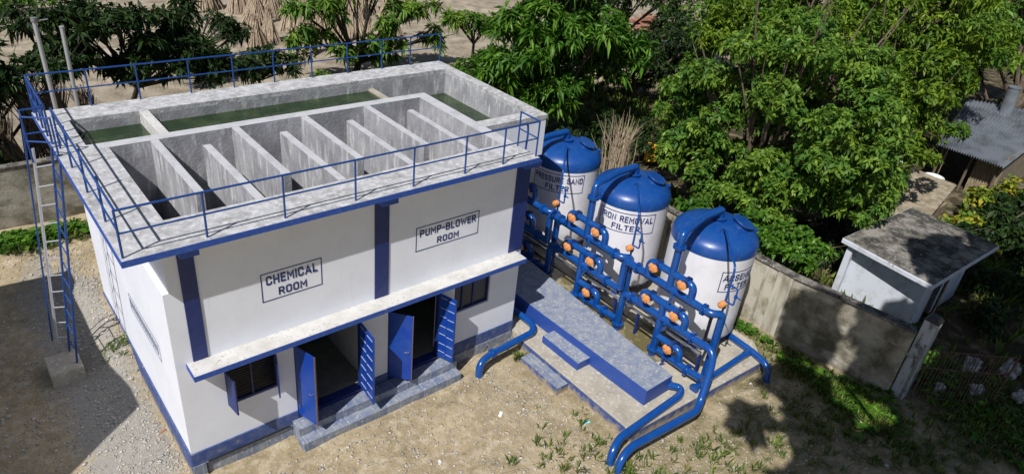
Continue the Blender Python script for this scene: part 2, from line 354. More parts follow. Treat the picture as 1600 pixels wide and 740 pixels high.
# stripes (painted pilasters) and beam ends under the slab
for a, b in ((.38,.71), (4.98,5.39), (9.52,XR-.002)):
    MB().box(a, b, -.03, 0, 3.475, 6.5).build('pilaster', M['navy'], B, bevel=.006)
    MB().box(a-.02, b+.03, -.395, -.03, 6.38, 6.55).build('beam_end', M['fascia'], B, bevel=.01)
# canopy
cn = MB().box(.24, 4.99, -.52, 0, 3.33, 3.47).box(5.005, 9.82, -.52, 0, 3.33, 3.47).box(4.99,5.005,-.51,0,3.335,3.46)
co = cn.build('canopy', M['canopy'], B, bevel=.012)
MB().box(.232, 4.985, -.535, -.522, 3.325, 3.462).box(5.01, 9.828, -.535, -.522, 3.325, 3.462).box(.222,.238,-.535,-.0,3.325,3.462).box(9.822,9.836,-.535,0,3.325,3.462).build('fascia', M['fascia'], co)
# roof slab / tank rim
top = MB()
top.box(-.675, 9.905, -.45, .77, 6.56, 6.70)
top.box(-.675, .43, .77, 5.01, 6.56, 6.70)
top.box(-.675, 0.0, 5.01, 8.15, 6.56, 6.70)
top.box(0.0, 12.05, 7.2, 8.15, 6.56, 6.70)
top.box(12.05, 12.44, 2.03, 8.15, 6.56, 6.70)
top.box(9.905, 12.05, 2.03, 2.5, 6.56, 6.70)
rim = top.build('roof_slab', M['top'], B)
dv = MB().box(0.0, 9.905, 5.01, 5.35, 4.0, 6.70).box(9.51, 9.905, .77, 5.01, 4.0, 6.70)
dv.build('divider_wall', M['inner'], B)
MB().box(0.0,9.905,5.008,5.352,6.70,6.706).box(9.508,9.905,.77,5.008,6.70,6.706).build('divider_coping', M['coping'], B)
MB().box(-.69, 9.92, -.462, -.45, 6.555, 6.697).box(-.69,-.675,-.45,8.15,6.555,6.697).box(9.905,9.918,-.45,2.03,6.555,6.697).build('fascia', M['fascia'], rim)
inn = MB()
inn.box(.26, .43, .55, 5.01, 4.0, 6.56); inn.box(.43, 9.51, .55, .77, 4.0, 6.56)
inn.box(-.004, .02, 5.35, 7.2, 4.6, 6.56)
inn.box(0, 12.05, 7.2, 7.45, 4.6, 6.56); inn.box(12.05, 12.28, 2.25, 7.45, 5.3, 6.56); inn.box(9.905, 12.05, 2.25, 2.5, 5.3, 6.56)
inn.build('tank_lining', M['inner'], B)
MB().box(.26, 9.7, .55, 5.2, 3.9, 4.0).build('chamber_floor', M['wet_shaded'], B)  # deep shade of the chambers put into the floor colour
MB().box(0, 12.2, 5.3, 7.4, 4.5, 4.6).build('channel_floor', M['wet_shaded'], B)
ob = MB().box(XR-.13, 10.05, 2.03, 2.25, 5.15, 6.558).box(10.05, 12.28, 2.05, 2.25, 5.3, 6.558).box(12.28, 12.42, 2.05, 8.0, 5.3, 6.558).box(10.05,12.28,2.25,8.0,5.15,5.3).box(10.05,12.28,7.45,8.0,5.3,6.558)
ob.build('channel_wall', M['white'], B)
MB().box(1.71, 1.95, 5.352, 7.198, 5.9, 6.698).build('crossbeam', M['canopy'], B, bevel=.01, label='sand-coloured cross wall over the pool')
MB().box(8.88, 9.08, 5.352, 7.198, 5.2, 6.38).build('crossbeam', M['pad'], B, bevel=.01)
for i, (x, far) in enumerate(((1.38,1),(2.40,0),(3.45,1),(4.45,0),(5.44,1),(6.46,0),(7.49,1),(8.52,0))):
    y0, y1 = ((1.68, 5.008) if far else (.772, 4.18))
    bf = MB().box(x, x+.2, y0, y1, 4.0, 6.698).build('baffle', M['inner'], B, bevel=.008)
    MB().box(x+.004, x+.196, y0+.004, y1-.004, 6.699, 6.703).build('coping', M['coping'], bf)
# windows with outward shutters, doors
def leaf_box(hx, tx, ty, z0, z1, th=.035, inset=0.0):
    a = Vector((hx, -.02, 0)); b = Vector((tx, ty, 0)); d = (b-a).normalized(); n = Vector((-d.y, d.x, 0))
    c = (a+b)/2; c.z = (z0+z1)/2
    return c, d, n, (b-a).length
def leaf(parent, name, hx, tx, ty, z0, z1, m, ribs=0, side=1):
    c, d, n, L = leaf_box(hx, tx, ty, z0, z1)
    o = MB().obox(c, d*(L/2), n*.018, Vector((0,0,(z1-z0)/2))).build(name, m, parent, bevel=.004)
    if ribs:
        for k in range(ribs):
            z = z0 + (z1-z0)*(k+.6)/ribs
            for s0, s1 in ((-.44,-.03), (.03,.44)):
                if (k % 2 == 0) and s0 < 0: zz = z+.03
                else: zz = z
                MB().obox(c + d*(L*(s0+s1)/2) + n*(side*.026) + Vector((0,0,zz-c.z)), d*(L*(s1-s0)/2), n*.007, Vector((0,0,.007))).build('rib', M['doorrib'], o)
        for s0 in (-.47, 0, .47):
            MB().obox(c + d*(L*s0) + n*(side*.024), d*.02, n*.006, Vector((0,0,(z1-z0)/2-.03))).build('stile', m, o)
    else:
        hp = c + d*(L*.36) + n*(side*.035); hp.z = z0 + 1.02
        if z1-z0 > 1.5: MB().cyl(hp+n*side*(-.03), hp+n*side*.03, .014, seg=8).obox(hp+n*side*.03-d*.045, d*.055, n*.008, Vector((0,0,.008))).build('handle', M['steel'], o)
        if z1-z0 > 1.5: MB().obox(c+d*(L/2+.006), d*.006, n*.022, Vector((0,0,(z1-z0)/2+.003))).build('edge_strip', M['edge'], o)
    return o
z0, z1 = .64, 2.90
leaf(B, 'door', 2.73, 2.93, -.68, z0, z1, M['door'], 0, -1)
leaf(B, 'door', 4.56, 4.50, -.82, z0, z1, M['door'], 7, -1)
leaf(B, 'door', 5.43, 5.86, -.54, z0, z1-.02, M['door'], 0, -1)
leaf(B, 'door', 7.11, 7.29, -.56, z0, z1-.02, M['door'], 7, -1)
for a, b, t in ((2.70,4.60,2.93), (5.40,7.13,2.90)):
    MB().box(a, a+.045, .02, .16, .6, t).box(b-.045, b, .02, .16, .6, t).box(a+.045, b-.045, .02, .16, t-.045, t).build('door_frame', M['navy'], B)
def window(a, b, c, d, mull, shut):
    f = MB().box(a, a+.05, .03, .14, c, d).box(b-.05, b, .03, .14, c, d).box(a+.05, b-.05, .03, .14, c, c+.05).box(a+.05, b-.05, .03, .14, d-.05, d)
    for m_ in mull: f.box(m_-.02, m_+.02, .04, .13, c+.05, d-.05)
    o = f.build('window', M['navy'], B)
    MB().box(a+.05, b-.05, .08, .095, c+.05, d-.05).build('pane', M['darkglass'], o)
    if shut:
        g = MB()
        for k in range(12):
            z = c+.1+k*(d-c-.15)/12; g.obox(((a+b)/2, .06, z), Vector(((b-a)/2-.06,0,0)), Vector((0,.012,.006)), Vector((0,-.002,.004)))
        g.build('louvre', M['black'], o)
    return o
w1 = window(1.0, 2.26, 1.81, 2.88, (1.63,), True)
leaf(w1, 'shutter', 1.02, 1.07, -.46, 1.83, 2.86, M['navy'], 0, -1)
leaf(w1, 'shutter', 2.24, 2.10, -.44, 1.83, 2.86, M['navy'], 0, -1)
w2 = window(7.62, 8.92, 1.95, 2.88, (7.95, 8.35), False)
MB().box(7.58, 8.98, -.025, .0, 1.90, 1.948).box(8.922, 8.985, -.025, 0, 1.95, 2.93).build('sill', M['white'], w2)

# painted signs
GLYPH = {  # strokes of a plain bold condensed capital, on a cell .62 wide and 1 high
 'A': (.66,[[(0,0),(.33,1),(.66,0)],[(.12,.27),(.54,.27)]]), 'B': (.56,[[(0,0),(0,1),(.38,1),(.5,.9),(.5,.62),(.38,.52),(0,.52)],[(.38,.52),(.55,.42),(.55,.1),(.42,0),(0,0)]]),
 'C': (.54,[[(.54,.76),(.54,.88),(.42,1),(.12,1),(0,.88),(0,.12),(.12,0),(.42,0),(.54,.12),(.54,.24)]]),
 'D': (.55,[[(0,0),(0,1),(.38,1),(.55,.84),(.55,.16),(.38,0),(0,0)]]), 'E': (.46,[[(.46,1),(0,1),(0,0),(.46,0)],[(0,.51),(.40,.51)]]),
 'F': (.46,[[(.46,1),(0,1),(0,0)],[(0,.48),(.40,.48)]]), 'H': (.56,[[(0,0),(0,1)],[(.56,0),(.56,1)],[(0,.5),(.56,.5)]]), 'I': (.0,[[(0,0),(0,1)]]),
 'L': (.44,[[(0,1),(0,0),(.44,0)]]), 'M': (.68,[[(0,0),(0,1),(.34,.36),(.68,1),(.68,0)]]), 'N': (.56,[[(0,0),(0,1),(.56,0),(.56,1)]]),
 'O': (.56,[[(.28,1),(.13,1),(0,.88),(0,.12),(.13,0),(.43,0),(.56,.12),(.56,.88),(.43,1),(.28,1)]]),
 'P': (.54,[[(0,0),(0,1),(.40,1),(.54,.88),(.54,.57),(.40,.45),(0,.45)]]), 'R': (.55,[[(0,0),(0,1),(.40,1),(.54,.88),(.54,.60),(.40,.48),(0,.48)],[(.30,.48),(.56,0)]]),
 'S': (.52,[[(.52,.80),(.52,.88),(.40,1),(.12,1),(0,.88),(0,.65),(.12,.54),(.40,.47),(.52,.36),(.52,.12),(.40,0),(.12,0),(0,.12),(0,.22)]]),
 'T': (.52,[[(0,1),(.52,1)],[(.26,1),(.26,0)]]), 'U': (.56,[[(0,1),(0,.12),(.13,0),(.43,0),(.56,.12),(.56,1)]]), 'V': (.6,[[(0,1),(.3,0),(.6,1)]]),
 'W': (.84,[[(0,1),(.2,0),(.42,.8),(.64,0),(.84,1)]]), '-': (.26,[[(0,.46),(.26,.46)]]), ' ': (.24,[])}
def text_mesh(txt, h, width, bold=.10):
    V, F, x, k = [], [], 0.0, 0
    for ch in txt:
        w_, st = GLYPH[ch]; x += bold
        for li, line in enumerate(st):
            k += 1; P = [Vector((x+a, bold+b*(1-2*bold), 0)) for a, b in line]; n = len(P); closed = (P[0]-P[-1]).length < 1e-6
            i0 = len(V)
            for i, p in enumerate(P):
                d0 = (P[i]-P[i-1]).normalized() if i else ((P[-1]-P[-2]).normalized() if closed else (P[1]-P[0]).normalized())
                d1 = (P[i+1]-P[i]).normalized() if i < n-1 else ((P[1]-P[0]).normalized() if closed else d0)
                nn_ = Vector((-(d0+d1).y, (d0+d1).x, 0))
                nn_ = nn_.normalized() if nn_.length > 1e-4 else Vector((-d0.y, d0.x, 0))
                m = min(1.7, 1/max(.3, nn_.dot(Vector((-d0.y, d0.x, 0)))))
                e = Vector((0,0,0))
                if not closed: e = -d0*bold*.98 if i == 0 else (d1*bold*.98 if i == n-1 else e)
                for sg in (1, -1): q = p+nn_*(sg*bold*m)+e; V.append((q.x, q.y, k*.0005))
            for i in range(n-1): a = i0+2*i; F.append((a+1, a+3, a+2, a))
        x += w_ + bold + .15
    x1 = x-.15
    # subdivide along u is not needed: strokes are short
    return [((a/x1-.5)*width, (b-.5)*h, c) for a, b, c in V], F
def flat_sign(parent, fx, w_, h_, lines, cz, th=.028):
    """fx maps (u, v, out) to a world point"""
    fr = MB()
    for (a, b, c, d) in ((-w_/2, w_/2, h_/2-th, h_/2), (-w_/2, w_/2, -h_/2, -h_/2+th), (-w_/2, -w_/2+th, -h_/2+th, h_/2-th), (w_/2-th, w_/2, -h_/2+th, h_/2-th)):
        n = max(1, int((b-a)/.08))
        for i in range(n):
            u0 = a+(b-a)*i/n; u1 = a+(b-a)*(i+1)/n
            fr.add([fx(u0,c,.004), fx(u1,c,.004), fx(u1,d,.004), fx(u0,d,.004)], [(0,1,2,3)])
    s = fr.build('sign', M['text'], parent)
    for (txt, tw, th_, v0) in lines:
        pts, fc = text_mesh(txt, th_, tw)
        MB().add([fx(u, v+v0, .006+e) for u, v, e in pts], fc).build('lettering', M['text'], s)
    return s
flat_sign(B, lambda u,v,o: (2.80+u, -o, 4.83+v), 1.50, .78, [('CHEMICAL', 1.26, .25, .17), ('ROOM', .70, .22, -.19)], 0)
flat_sign(B, lambda u,v,o: (7.25+u, -o, 4.89+v), 2.08, .74, [('PUMP-BLOWER', 1.84, .22, .16), ('ROOM', .72, .20, -.18)], 0)
# faded, unreadable stencil on the side wall
sf = MB(); rs = random.Random(4)
for (a,b,c,d) in ((1.3,3.85,3.17,3.20),(1.3,3.85,2.68,2.71),(1.3,1.33,2.71,3.17),(3.82,3.85,2.71,3.17)):
    sf.add([(-.004,a,c),(-.004,b,c),(-.004,b,d),(-.004,a,d)],[(0,3,2,1)])
ss = sf.build('sign', M['plinth'], B); lt = MB(); y = 1.46
while y < 3.68:
    for q in range(2):
        a = y + q*.07; lt.add([(-.005,a,2.80),(-.005,a+.03,2.80),(-.005,a+.03,3.08),(-.005,a,3.08)],[(0,3,2,1)])
    zz = rs.choice([2.80,2.92,3.05]); lt.add([(-.006,y,zz),(-.006,y+.09,zz),(-.006,y+.09,zz+.03),(-.006,y,zz+.03)],[(0,3,2,1)])
    y += .17
lt.build('lettering', M['plinth'], ss)

# railings: one part per run, posts as sub-parts
def railing(pts, posts, h=1.02, mid=.53, caps=()):
    top_ = MB()
    P = [Vector(p) for p in pts]
    top_.pipe([p+Vector((0,0,h)) for p in P], .024, 8, .03, 2)
    top_.pipe([p+Vector((0,0,mid)) for p in P], .02, 8, .03, 2)
    o = top_.build('railing', M['rail'], B, smooth=True)
    for p in posts:
        p = Vector(p); MB().cyl(p, p+Vector((0,0,h+.012)), .024, seg=8).build('railing_post', M['rail'], o, smooth=True)
Z = 6.70
railing([(-.62,-.33,Z),(9.86,-.33,Z),(9.86,.46,Z)], [(x,-.33,Z) for x in (-.62,.95,2.6,4.3,5.87,7.42,8.68,9.86)]+[(9.86,.46,Z)])
railing([(-.55,5.42,Z),(-.60,-.30,Z)], [(-.54,y,Z) for y in (5.4,4.17,2.74,1.25)])
railing([(-.63,8.08,Z),(12.4,8.08,Z)], [(x,8.08,Z) for x in (-.63,.74,2.0,3.41,4.7,5.99,7.28,8.58,9.91,11.09,12.4)])
railing([(-.63,8.08,Z),(-.66,5.75,Z)], [(-.64,y,Z) for y in (7.5,6.9,6.3,5.75)])
MB().pipe([(9.86,.46,Z+.62),(10.2,.5,Z+.62),(10.25,.5,Z+.3),(10.2,.5,Z-.6)], .03, 8, .12).build('overflow_pipe', M['rail'], B, smooth=True)

# water in the tanks
wt = MB()
wt.add([(.02,5.35,6.33),(1.71,5.35,6.33),(1.71,7.2,6.33),(.02,7.2,6.33)], [(0,1,2,3)])
wt.add([(1.95,5.35,6.30),(8.88,5.35,6.30),(8.88,7.2,6.30),(1.95,7.2,6.30)], [(0,1,2,3)])
wt.add([(9.08,5.35,5.80),(12.05,5.35,5.80),(12.05,7.2,5.80),(9.08,7.2,5.80)], [(0,1,2,3)])
wt.add([(9.905,2.5,5.80),(12.05,2.5,5.80),(12.05,5.35,5.80),(9.905,5.35,5.80)], [(0,1,2,3)])
tag(wt.build('water', M['water']), kind='structure')

# pump inside the second room
pm = thing('pump', (6.6,2.6,.6), 'orange-brown pump motor standing in the dark of the pump-blower room', 'pump')
MB().cyl((6.3,2.6,.95),(6.9,2.6,.95),.2).cyl((6.9,2.6,.95),(7.05,2.6,.95),.12).build('motor', M['brick'], pm, smooth=True)
MB().box(6.2,7.2,2.35,2.85,.6,.72).build('base', M['navy'], pm)
MB().pipe([(7.0,2.6,.95),(7.3,2.6,.95),(7.3,2.6,2.6)], .07, 10, .1).build('outlet', M['pipe'], pm, smooth=True)

# entrance steps
st = thing('entrance_steps', (5,-.4,0), 'dusty blue two-tier step running below both blue double doors', 'steps')
MB().box(2.52, 7.56, -.43, -.036, .0, .5).build('landing', M['tile'], st, bevel=.01)
MB().box(2.50, 7.52, -.74, -.432, -.05, .25).build('step', M['tile'], st, bevel=.01)

# ---------------------------------------------------------------- ladder and its footing block
single(MB().prism([(-2.05,5.1),(-1.25,5.1),(-1.25,6.02),(-2.05,6.02)], -.05, .42), 'footing_block', M['pad'],
       'squat grey concrete block under the foot of the access ladder', 'block', bevel=.02)
ld = thing('access_ladder', (-1.4,5.6,.42), 'steep blue ladder with silver rungs leaning at the left edge of the tank roof', 'ladder')
def lerp(a, b, t): return Vector(a)*(1-t)+Vector(b)*t
a0, a1 = (-1.66,6.20,.43), (-1.10,5.30,6.85)
b0, b1 = (-1.42,5.98,.43), (-.76,4.95,6.95)
c0, c1 = (-1.36,5.35,.43), (-.74,4.35,6.75)
MB().cyl(a0, a1, .035, seg=8).build('stringer', M['silver'], ld, smooth=True, label='silver left stringer')
MB().cyl((-1.72,6.45,.6), (-1.16,5.35,7.6), .022, seg=8).build('handrail', M['rail'], ld, smooth=True)
for p, q in ((b0,b1), (c0,c1)):
    d = (Vector(q)-Vector(p)); n = Vector((1,0,0)); n = (n-d*(n.dot(d)/d.length_squared)).normalized(); m_ = d.cross(n).normalized()
    MB().obox((Vector(p)+Vector(q))/2, n*.022, m_*.04, d/2).build('stringer', M['rail'], ld)
for k in range(11):
    t = .07+k*.085
    MB().cyl(lerp(a0,a1,t), lerp(b0,b1,t+.01), .018, seg=8).build('rung', M['silver'], ld, smooth=True)
    MB().cyl(lerp(b0,b1,t), lerp(c0,c1,t), .016, seg=6).build('brace', M['rail'], ld, smooth=True)
for zt in (7.05, 7.65):
    MB().pipe([(-.66,4.95,zt),(-1.18,5.3,zt),(-1.14,5.75,zt),(-.66,5.75,zt)], .022, 8, .05).build('hoop', M['rail'], ld, smooth=True)
MB().cyl((-1.16,5.32,6.5),(-1.18,5.3,7.66),.022,seg=8).cyl((-.66,4.95,6.6),(-.66,4.95,7.66),.022,seg=8).build('handrail', M['rail'], ld, smooth=True)

# ---------------------------------------------------------------- filter yard: pad, walkway, step blocks
single(MB().prism([(9.99,-.62),(9.97,-5.42),(15.95,-5.72),(16.6,-5.0),(16.9,9.5),(10.06,9.5),(10.06,-.62)], -.1, .376), 'filter_platform', M['pad'],
       'low sandy concrete platform carrying the three filter tanks', 'platform', bevel=.015)
single(MB().prism([(9.975,-.6),(9.955,-5.43),(15.95,-5.735),(15.94,-5.721),(9.972,-5.419),(9.988,-.6)], .0, .34), 'platform_edging', M['plinth'],
       'faded blue painted edge band along the sandy filter platform', 'edging')
blk = thing('raised_walkway', (11.7,-1.5,.38), 'long blue concrete walkway block with a dusty top between the building and the tanks', 'walkway')
MB().prism([(11.05,-4.88),(12.24,-4.86),(12.72,2.2),(12.72,7.9),(10.9,7.9),(10.92,-.2)], .377, .93).build('body', M['blockside'], blk, bevel=.01)
MB().prism([(11.06,-4.87),(12.23,-4.85),(12.71,2.2),(12.71,7.88),(10.91,7.88),(10.93,-.2)], .931, .936).build('top', M['blocktop'], blk)
s2 = thing('step_block', (10.6,-1.8,.38), 'small blue step block on the platform against the long walkway', 'step', 'blue step blocks')
MB().box(10.46, 11.0, -2.68, -1.05, .377, .645).build('body', M['blockside'], s2, bevel=.01)
MB().box(10.47, 10.99, -2.67, -1.06, .646, .65).build('top', M['blocktop'], s2)
s1 = thing('step_block', (9.75,-2,0), 'small faded blue step block on the ground against the platform edge', 'step', 'blue step blocks')
MB().box(9.50, 9.95, -2.86, -1.15, -.05, .25).build('body', M['plinth'], s1, bevel=.01)
MB().box(9.51, 9.94, -2.85, -1.16, .251, .255).build('top', M['tile'], s1)
pd = MB().prism([(12.4,-3.6),(13.6,-4.0),(14.3,-2.5),(13.9,0),(14.1,2.5),(13.6,6),(12.8,6),(12.74,0)], .378, .382).build('puddle', M['mud']); tag(pd, kind='structure')

# ---------------------------------------------------------------- filter tanks
TX, TR = 15.45, 1.36
def make_tank():
    t = thing('filter_tank', (TX, 0, .38), 'tank', 'tank', 'filter tanks')
    c = (TX, 0, 0)
    MB().lathe([(TR-.012,.80),(TR,.82),(TR,1.6),(TR,2.4),(TR,3.2),(TR,3.9),(TR-.01,3.91)], c, 64).build('shell', M['tankw'], t, smooth=True)
    prof = [(TR+.012,3.84),(TR+.016,3.93)]
    for k in range(1, 13):
        a = k/12*math.pi/2; prof.append(((TR+.012)*math.cos(a)**.85 if k < 12 else .0, 3.93+.62*math.sin(a)**.9))
    MB().lathe(prof, c, 64).build('dome', M['dome'], t, smooth=True, angle=60)
    MB().lathe([(.02,.50),(.7,.56),(1.15,.70),(TR+.01,.83),(TR+.004,.86)], c, 48).build('base_dish', M['navy'], t, smooth=True)
    for k in range(4):
        a = math.pi/4 + k*math.pi/2; p = Vector((TX+1.08*math.cos(a), 1.08*math.sin(a), 0)); d = Vector((math.cos(a), math.sin(a),0)); e = Vector((-d.y,d.x,0))
        MB().obox(p+Vector((0,0,.62)), d*.11, e*.015, Vector((0,0,.22))).obox(p+Vector((0,0,.62))+d*.1, e*.14, d*.012, Vector((0,0,.22))).obox(p+Vector((0,0,.39)), d*.17, e*.17, Vector((0,0,.01))).build('leg', M['door'], t)
    # manhole
    q = Vector((TX+.42, -.52, 4.42)); n = Vector((.26,-.30,1)).normalized()
    MB().cyl(q-n*.12, q+n*.17, .27, seg=28).build('manhole_neck', M['dome'], t, smooth=True)
    mh = MB().cyl(q+n*.17, q+n*.225, .36, seg=32).build('manhole_cover', M['dome'], t, smooth=True, bevel=.008)
    u = n.orthogonal().normalized(); w_ = n.cross(u)
    for k in range(14):
        a = k*math.pi/7; p = q+n*.225+u*(.32*math.cos(a))+w_*(.32*math.sin(a)); MB().cyl(p, p+n*.03, .016, seg=6).build('bolt', M['pipe'], mh)
    MB().cyl((TX,0,4.5),(TX,0,4.62),.15,seg=20).cyl((TX,0,4.60),(TX,0,4.64),.21,seg=24).build('nozzle', M['dome'], t, smooth=True)
    MB().cyl((TX-.45,-.45,4.30),(TX-.47,-.47,4.50),.05,seg=12).cyl((TX-.47,-.47,4.49),(TX-.47,-.47,4.53),.09,seg=14).cyl((TX+.9,-.75,4.1),(TX+.96,-.8,4.3),.05,seg=12).cyl((TX+.955,-.795,4.28),(TX+.965,-.805,4.32),.085,seg=12).build('vent_stub', M['dome'], t, smooth=True)
    return t
def tank_sign(t, yc, a0, a1, z0, z1, l1, w1_, l2, w2_):
    am = R((a0+a1)/2); W_ = R(a1-a0)*TR; H_ = z1-z0
    def fx(u, v, o):
        a = am + u/TR; r = TR+o; return (TX+r*math.cos(a), yc+r*math.sin(a), (z0+z1)/2+v)
    flat_sign(t, fx, W_, H_, [(l1, w1_, .235, .145), (l2, w2_, .215, -.175)], 0, .03)
tanks = []
proto = make_tank()
for i, (yc, lab) in enumerate(((.42, 'blue-domed white tank lettered IRON REMOVAL FILTER, the middle of the row'),
                          (3.82, 'blue-domed white tank lettered PRESSURE SAND FILTER beside the building'),
                          (-3.15, 'blue-domed white tank lettered ARSENIC FILTER, nearest the boundary wall'))):
    t = proto if i == 0 else copy_tree(proto)
    tanks.append(t); t['label'] = lab
for t, yc in zip(tanks, (.42, 3.82, -3.15)): t.location = (TX, yc, .38)
bpy.context.view_layer.update()
tank_sign(tanks[0], .42, 175.5, 262, 2.97, 3.72, 'IRON REMOVAL', 1.86, 'FILTER', .98)
tank_sign(tanks[1], 3.82, 173, 260, 2.99, 3.73, 'PRESSURE SAND', 1.92, 'FILTER', .90)
tank_sign(tanks[2], -3.15, 231.5, 288, 2.70, 3.45, 'ARSENIC', 1.18, 'FILTER', .94)

# ---------------------------------------------------------------- pipework in front of each tank
PX, PR = 13.1, .118
def flange(mb, p, d, r=.18):
    p = Vector(p); d = Vector(d).normalized(); mb.cyl(p-d*.045, p-d*.008, r, seg=18); mb.cyl(p+d*.008, p+d*.045, r, seg=18)
    u = d.orthogonal().normalized(); w_ = d.cross(u)
    for k in range(6):
        a = k*math.pi/3; q = p+u*(r*.8*math.cos(a))+w_*(r*.8*math.sin(a)); mb.cyl(q-d*.07, q+d*.07, .014, seg=5)
def make_manifold(last=False, first=False):
    t = thing('pipe_manifold', (PX, 0, .38), 'm', 'pipework', 'pipe manifolds in front of the tanks')
    def pp(name, pts, r=PR, fil=.17):
        return MB().pipe([(PX+x, y, z) for x,y,z in pts], r, 14, fil).build(name, M['pipe'], t, smooth=True, angle=70)
    ZA, ZB, ZA2, ZB2, ZA3, ZB3 = 3.49, 2.97, 2.36, 1.85, 1.15, .68
    pp('bypass_pipe', [(0,.55,ZB),(0,.55,ZA),(0,-1.12,ZA),(0,-1.12,ZB)], PR, .22)
    pp('header_pipe', [(0,1.48,1.86),(0,1.48,ZB),(0,-1.88,ZB),(.30,-2.08,ZB),(.30,-2.08,.48)], PR, .22)
    pp('bypass_pipe', [(0,.55,ZB2),(0,.55,ZA2),(0,-1.15,ZA2),(0,-1.15,ZB2)], PR, .22)
    pp('header_pipe', [(0,1.28,.44),(0,1.28,ZB2),(0,-2.02 if not last else -1.75,ZB2)], PR, .24)
    pp('riser_pipe', [(0,-.28,ZA2),(0,-.28,.42)])
    pp('bypass_pipe', [(0,-.28,ZA3),(0,-1.25,ZA3),(0,-1.25,ZB3)], PR, .22)
    pp('header_pipe', [(0,-.5,ZB3),(0,-1.6,ZB3),(0,-2.2,ZB3+.06)], PR, .1)
    # inlet: from the upper rows up and over to the tank apex
    pp('inlet_pipe', [(0,-.32,ZB),(0,-.32,4.86),(1.4,-.02,4.90),(TX-PX,0,4.90),(TX-PX,0,4.63)], PR*1.02, .24)
    for (y, z, d, r) in ((-.32,4.42,(0,0,1),.20),(.95,ZB,(0,1,0),.19),(-1.62,ZB,(0,1,0),.19),(.92,ZB2,(0,1,0),.19),(-1.5,ZB2,(0,1,0),.19),(-1.62,ZB3,(0,1,0),.19)):
        fl = MB(); flange(fl, (PX,y,z), d, r); fl.build('flange', M['pipe'], t)
    for y in (1.28, -.28): MB().cyl((PX,y,.38),(PX,y,.60),.125,seg=16).cyl((PX,y,.59),(PX,y,.64),.2,seg=20).build('floor_flange', M['pipe'], t, smooth=True)
    for (y, z) in ((.22,ZA),(-.88,ZA),(.22,ZA2),(-.88,ZA2),(-.95,ZA3)):
        v = MB(); flange(v, (PX,y,z), (0,1,0), .185); v.cyl((PX,y-.05,z),(PX,y+.05,z),.17,seg=18)
        v.cyl((PX-.02,y,z),(PX-.24,y,z-.03),.035,seg=10)
        vo = v.build('valve', M['pipedk'], t, smooth=True)
        g = MB().cyl((PX-.20,y,z-.03),(PX-.34,y,z-.045),.112,seg=18).cyl((PX-.34,y,z-.045),(PX-.37,y,z-.05),.055,seg=12)
        g.obox((PX-.27,y+.10,z+.02),(.055,0,0),(0,.055,.02),(0,-.02,.05)).obox((PX-.27,y-.09,z-.07),(.045,0,0),(0,.045,-.03),(0,.02,.04))
        g.build('gearbox', M['orange'], vo, smooth=True, bevel=.01)
    for (y, z) in ((-.55,ZB),(-.55,ZB2),(-.8,ZB3)):
        v = MB().cyl((PX-.10,y,z-.03),(PX-.20,y,z-.06),.045,seg=10).obox((PX-.21,y-.06,z-.16),(.012,0,0),(0,.025,.012),(0,-.06,.12))
        v.build('lever', M['pipe'], t)
    # thin sampling line from the dome to the end of the header, with its own small valve
    pp('sample_line', [(.24,-2.06,ZB+.05),(.24,-2.06,4.42),(.30,-2.0,4.58),(1.75,-.62,4.66),(TX-PX-.47,-.47,4.52)], .034, .1)
    pp('sample_line', [(.24,-2.06,4.0),(.24,-2.32,4.0),(.24,-2.32,3.45),(.24,-2.06,3.45)], .026, .05)
    vv = MB().cyl((PX+.24,-2.06,3.22),(PX+.24,-2.06,3.34),.07,seg=14).build('valve', M['pipedk'], t, smooth=True)
    MB().cyl((PX+.2,-2.06,3.38),(PX+.03,-2.04,3.36),.10,seg=16).cyl((PX+.03,-2.04,3.36),(PX,-2.04,3.355),.05,seg=10).build('gearbox', M['orange'], vv, smooth=True, bevel=.01)
    MB().cyl((PX+.24,-2.32,3.70),(PX+.24,-2.32,3.78),.05,seg=10).obox((PX+.22,-2.40,3.76),(.02,0,0),(0,.1,.01),(0,0,.01)).build('tap', M['pipe'], t)
    return t
mproto = make_manifold()
mans = []
for i, (yc, lab) in enumerate(((.42, 'blue pipework with orange valve gearboxes in front of the IRON REMOVAL tank'),
                           (3.90, 'shaded blue pipework with orange gearboxes between the building and the PRESSURE SAND tank'),
                           (-3.15, 'blue pipework with orange valve gearboxes in front of the ARSENIC tank'))):
    t = mproto if i == 0 else copy_tree(mproto)
    t['label'] = lab; mans.append((t, yc))
for t, yc in mans: t.location = (PX, yc, .38)
# galvanised rails the pipework is clamped to
fr = thing('support_frame', (13.45,0,.38), 'long galvanised steel rails behind the blue pipework, with dark stands and rails added for its shade', 'frame')
for z in (1.22, 1.42): MB().box(13.36, 13.46, -4.9, 6.5, z, z+.05).build('rail', M['steel'], fr)
for y in (-4.9,-4.2,-2.4,-1.4,.4,1.9,3.6,5.3): MB().box(13.37,13.45,y-.04,y+.04,.378,1.22).build('stand', M['navy'], fr)  # navy stands added to stand in for shade behind the pipes
for z in (.80, 2.60): MB().box(13.375, 13.445, -4.95, 6.5, z, z+.06).build('rail', M['black'], fr)  # black rails added to deepen the shaded gap behind the pipes
for y in (-4.9,-1.4,1.9,5.3): MB().box(13.37,13.45,y-.035,y+.035,1.475,2.60).build('stand', M['black'], fr)  # black stands added for the same shade
MB().box(13.55,13.9,-4.6,-3.3,1.30,1.36).build('tray', M['steel'], fr)

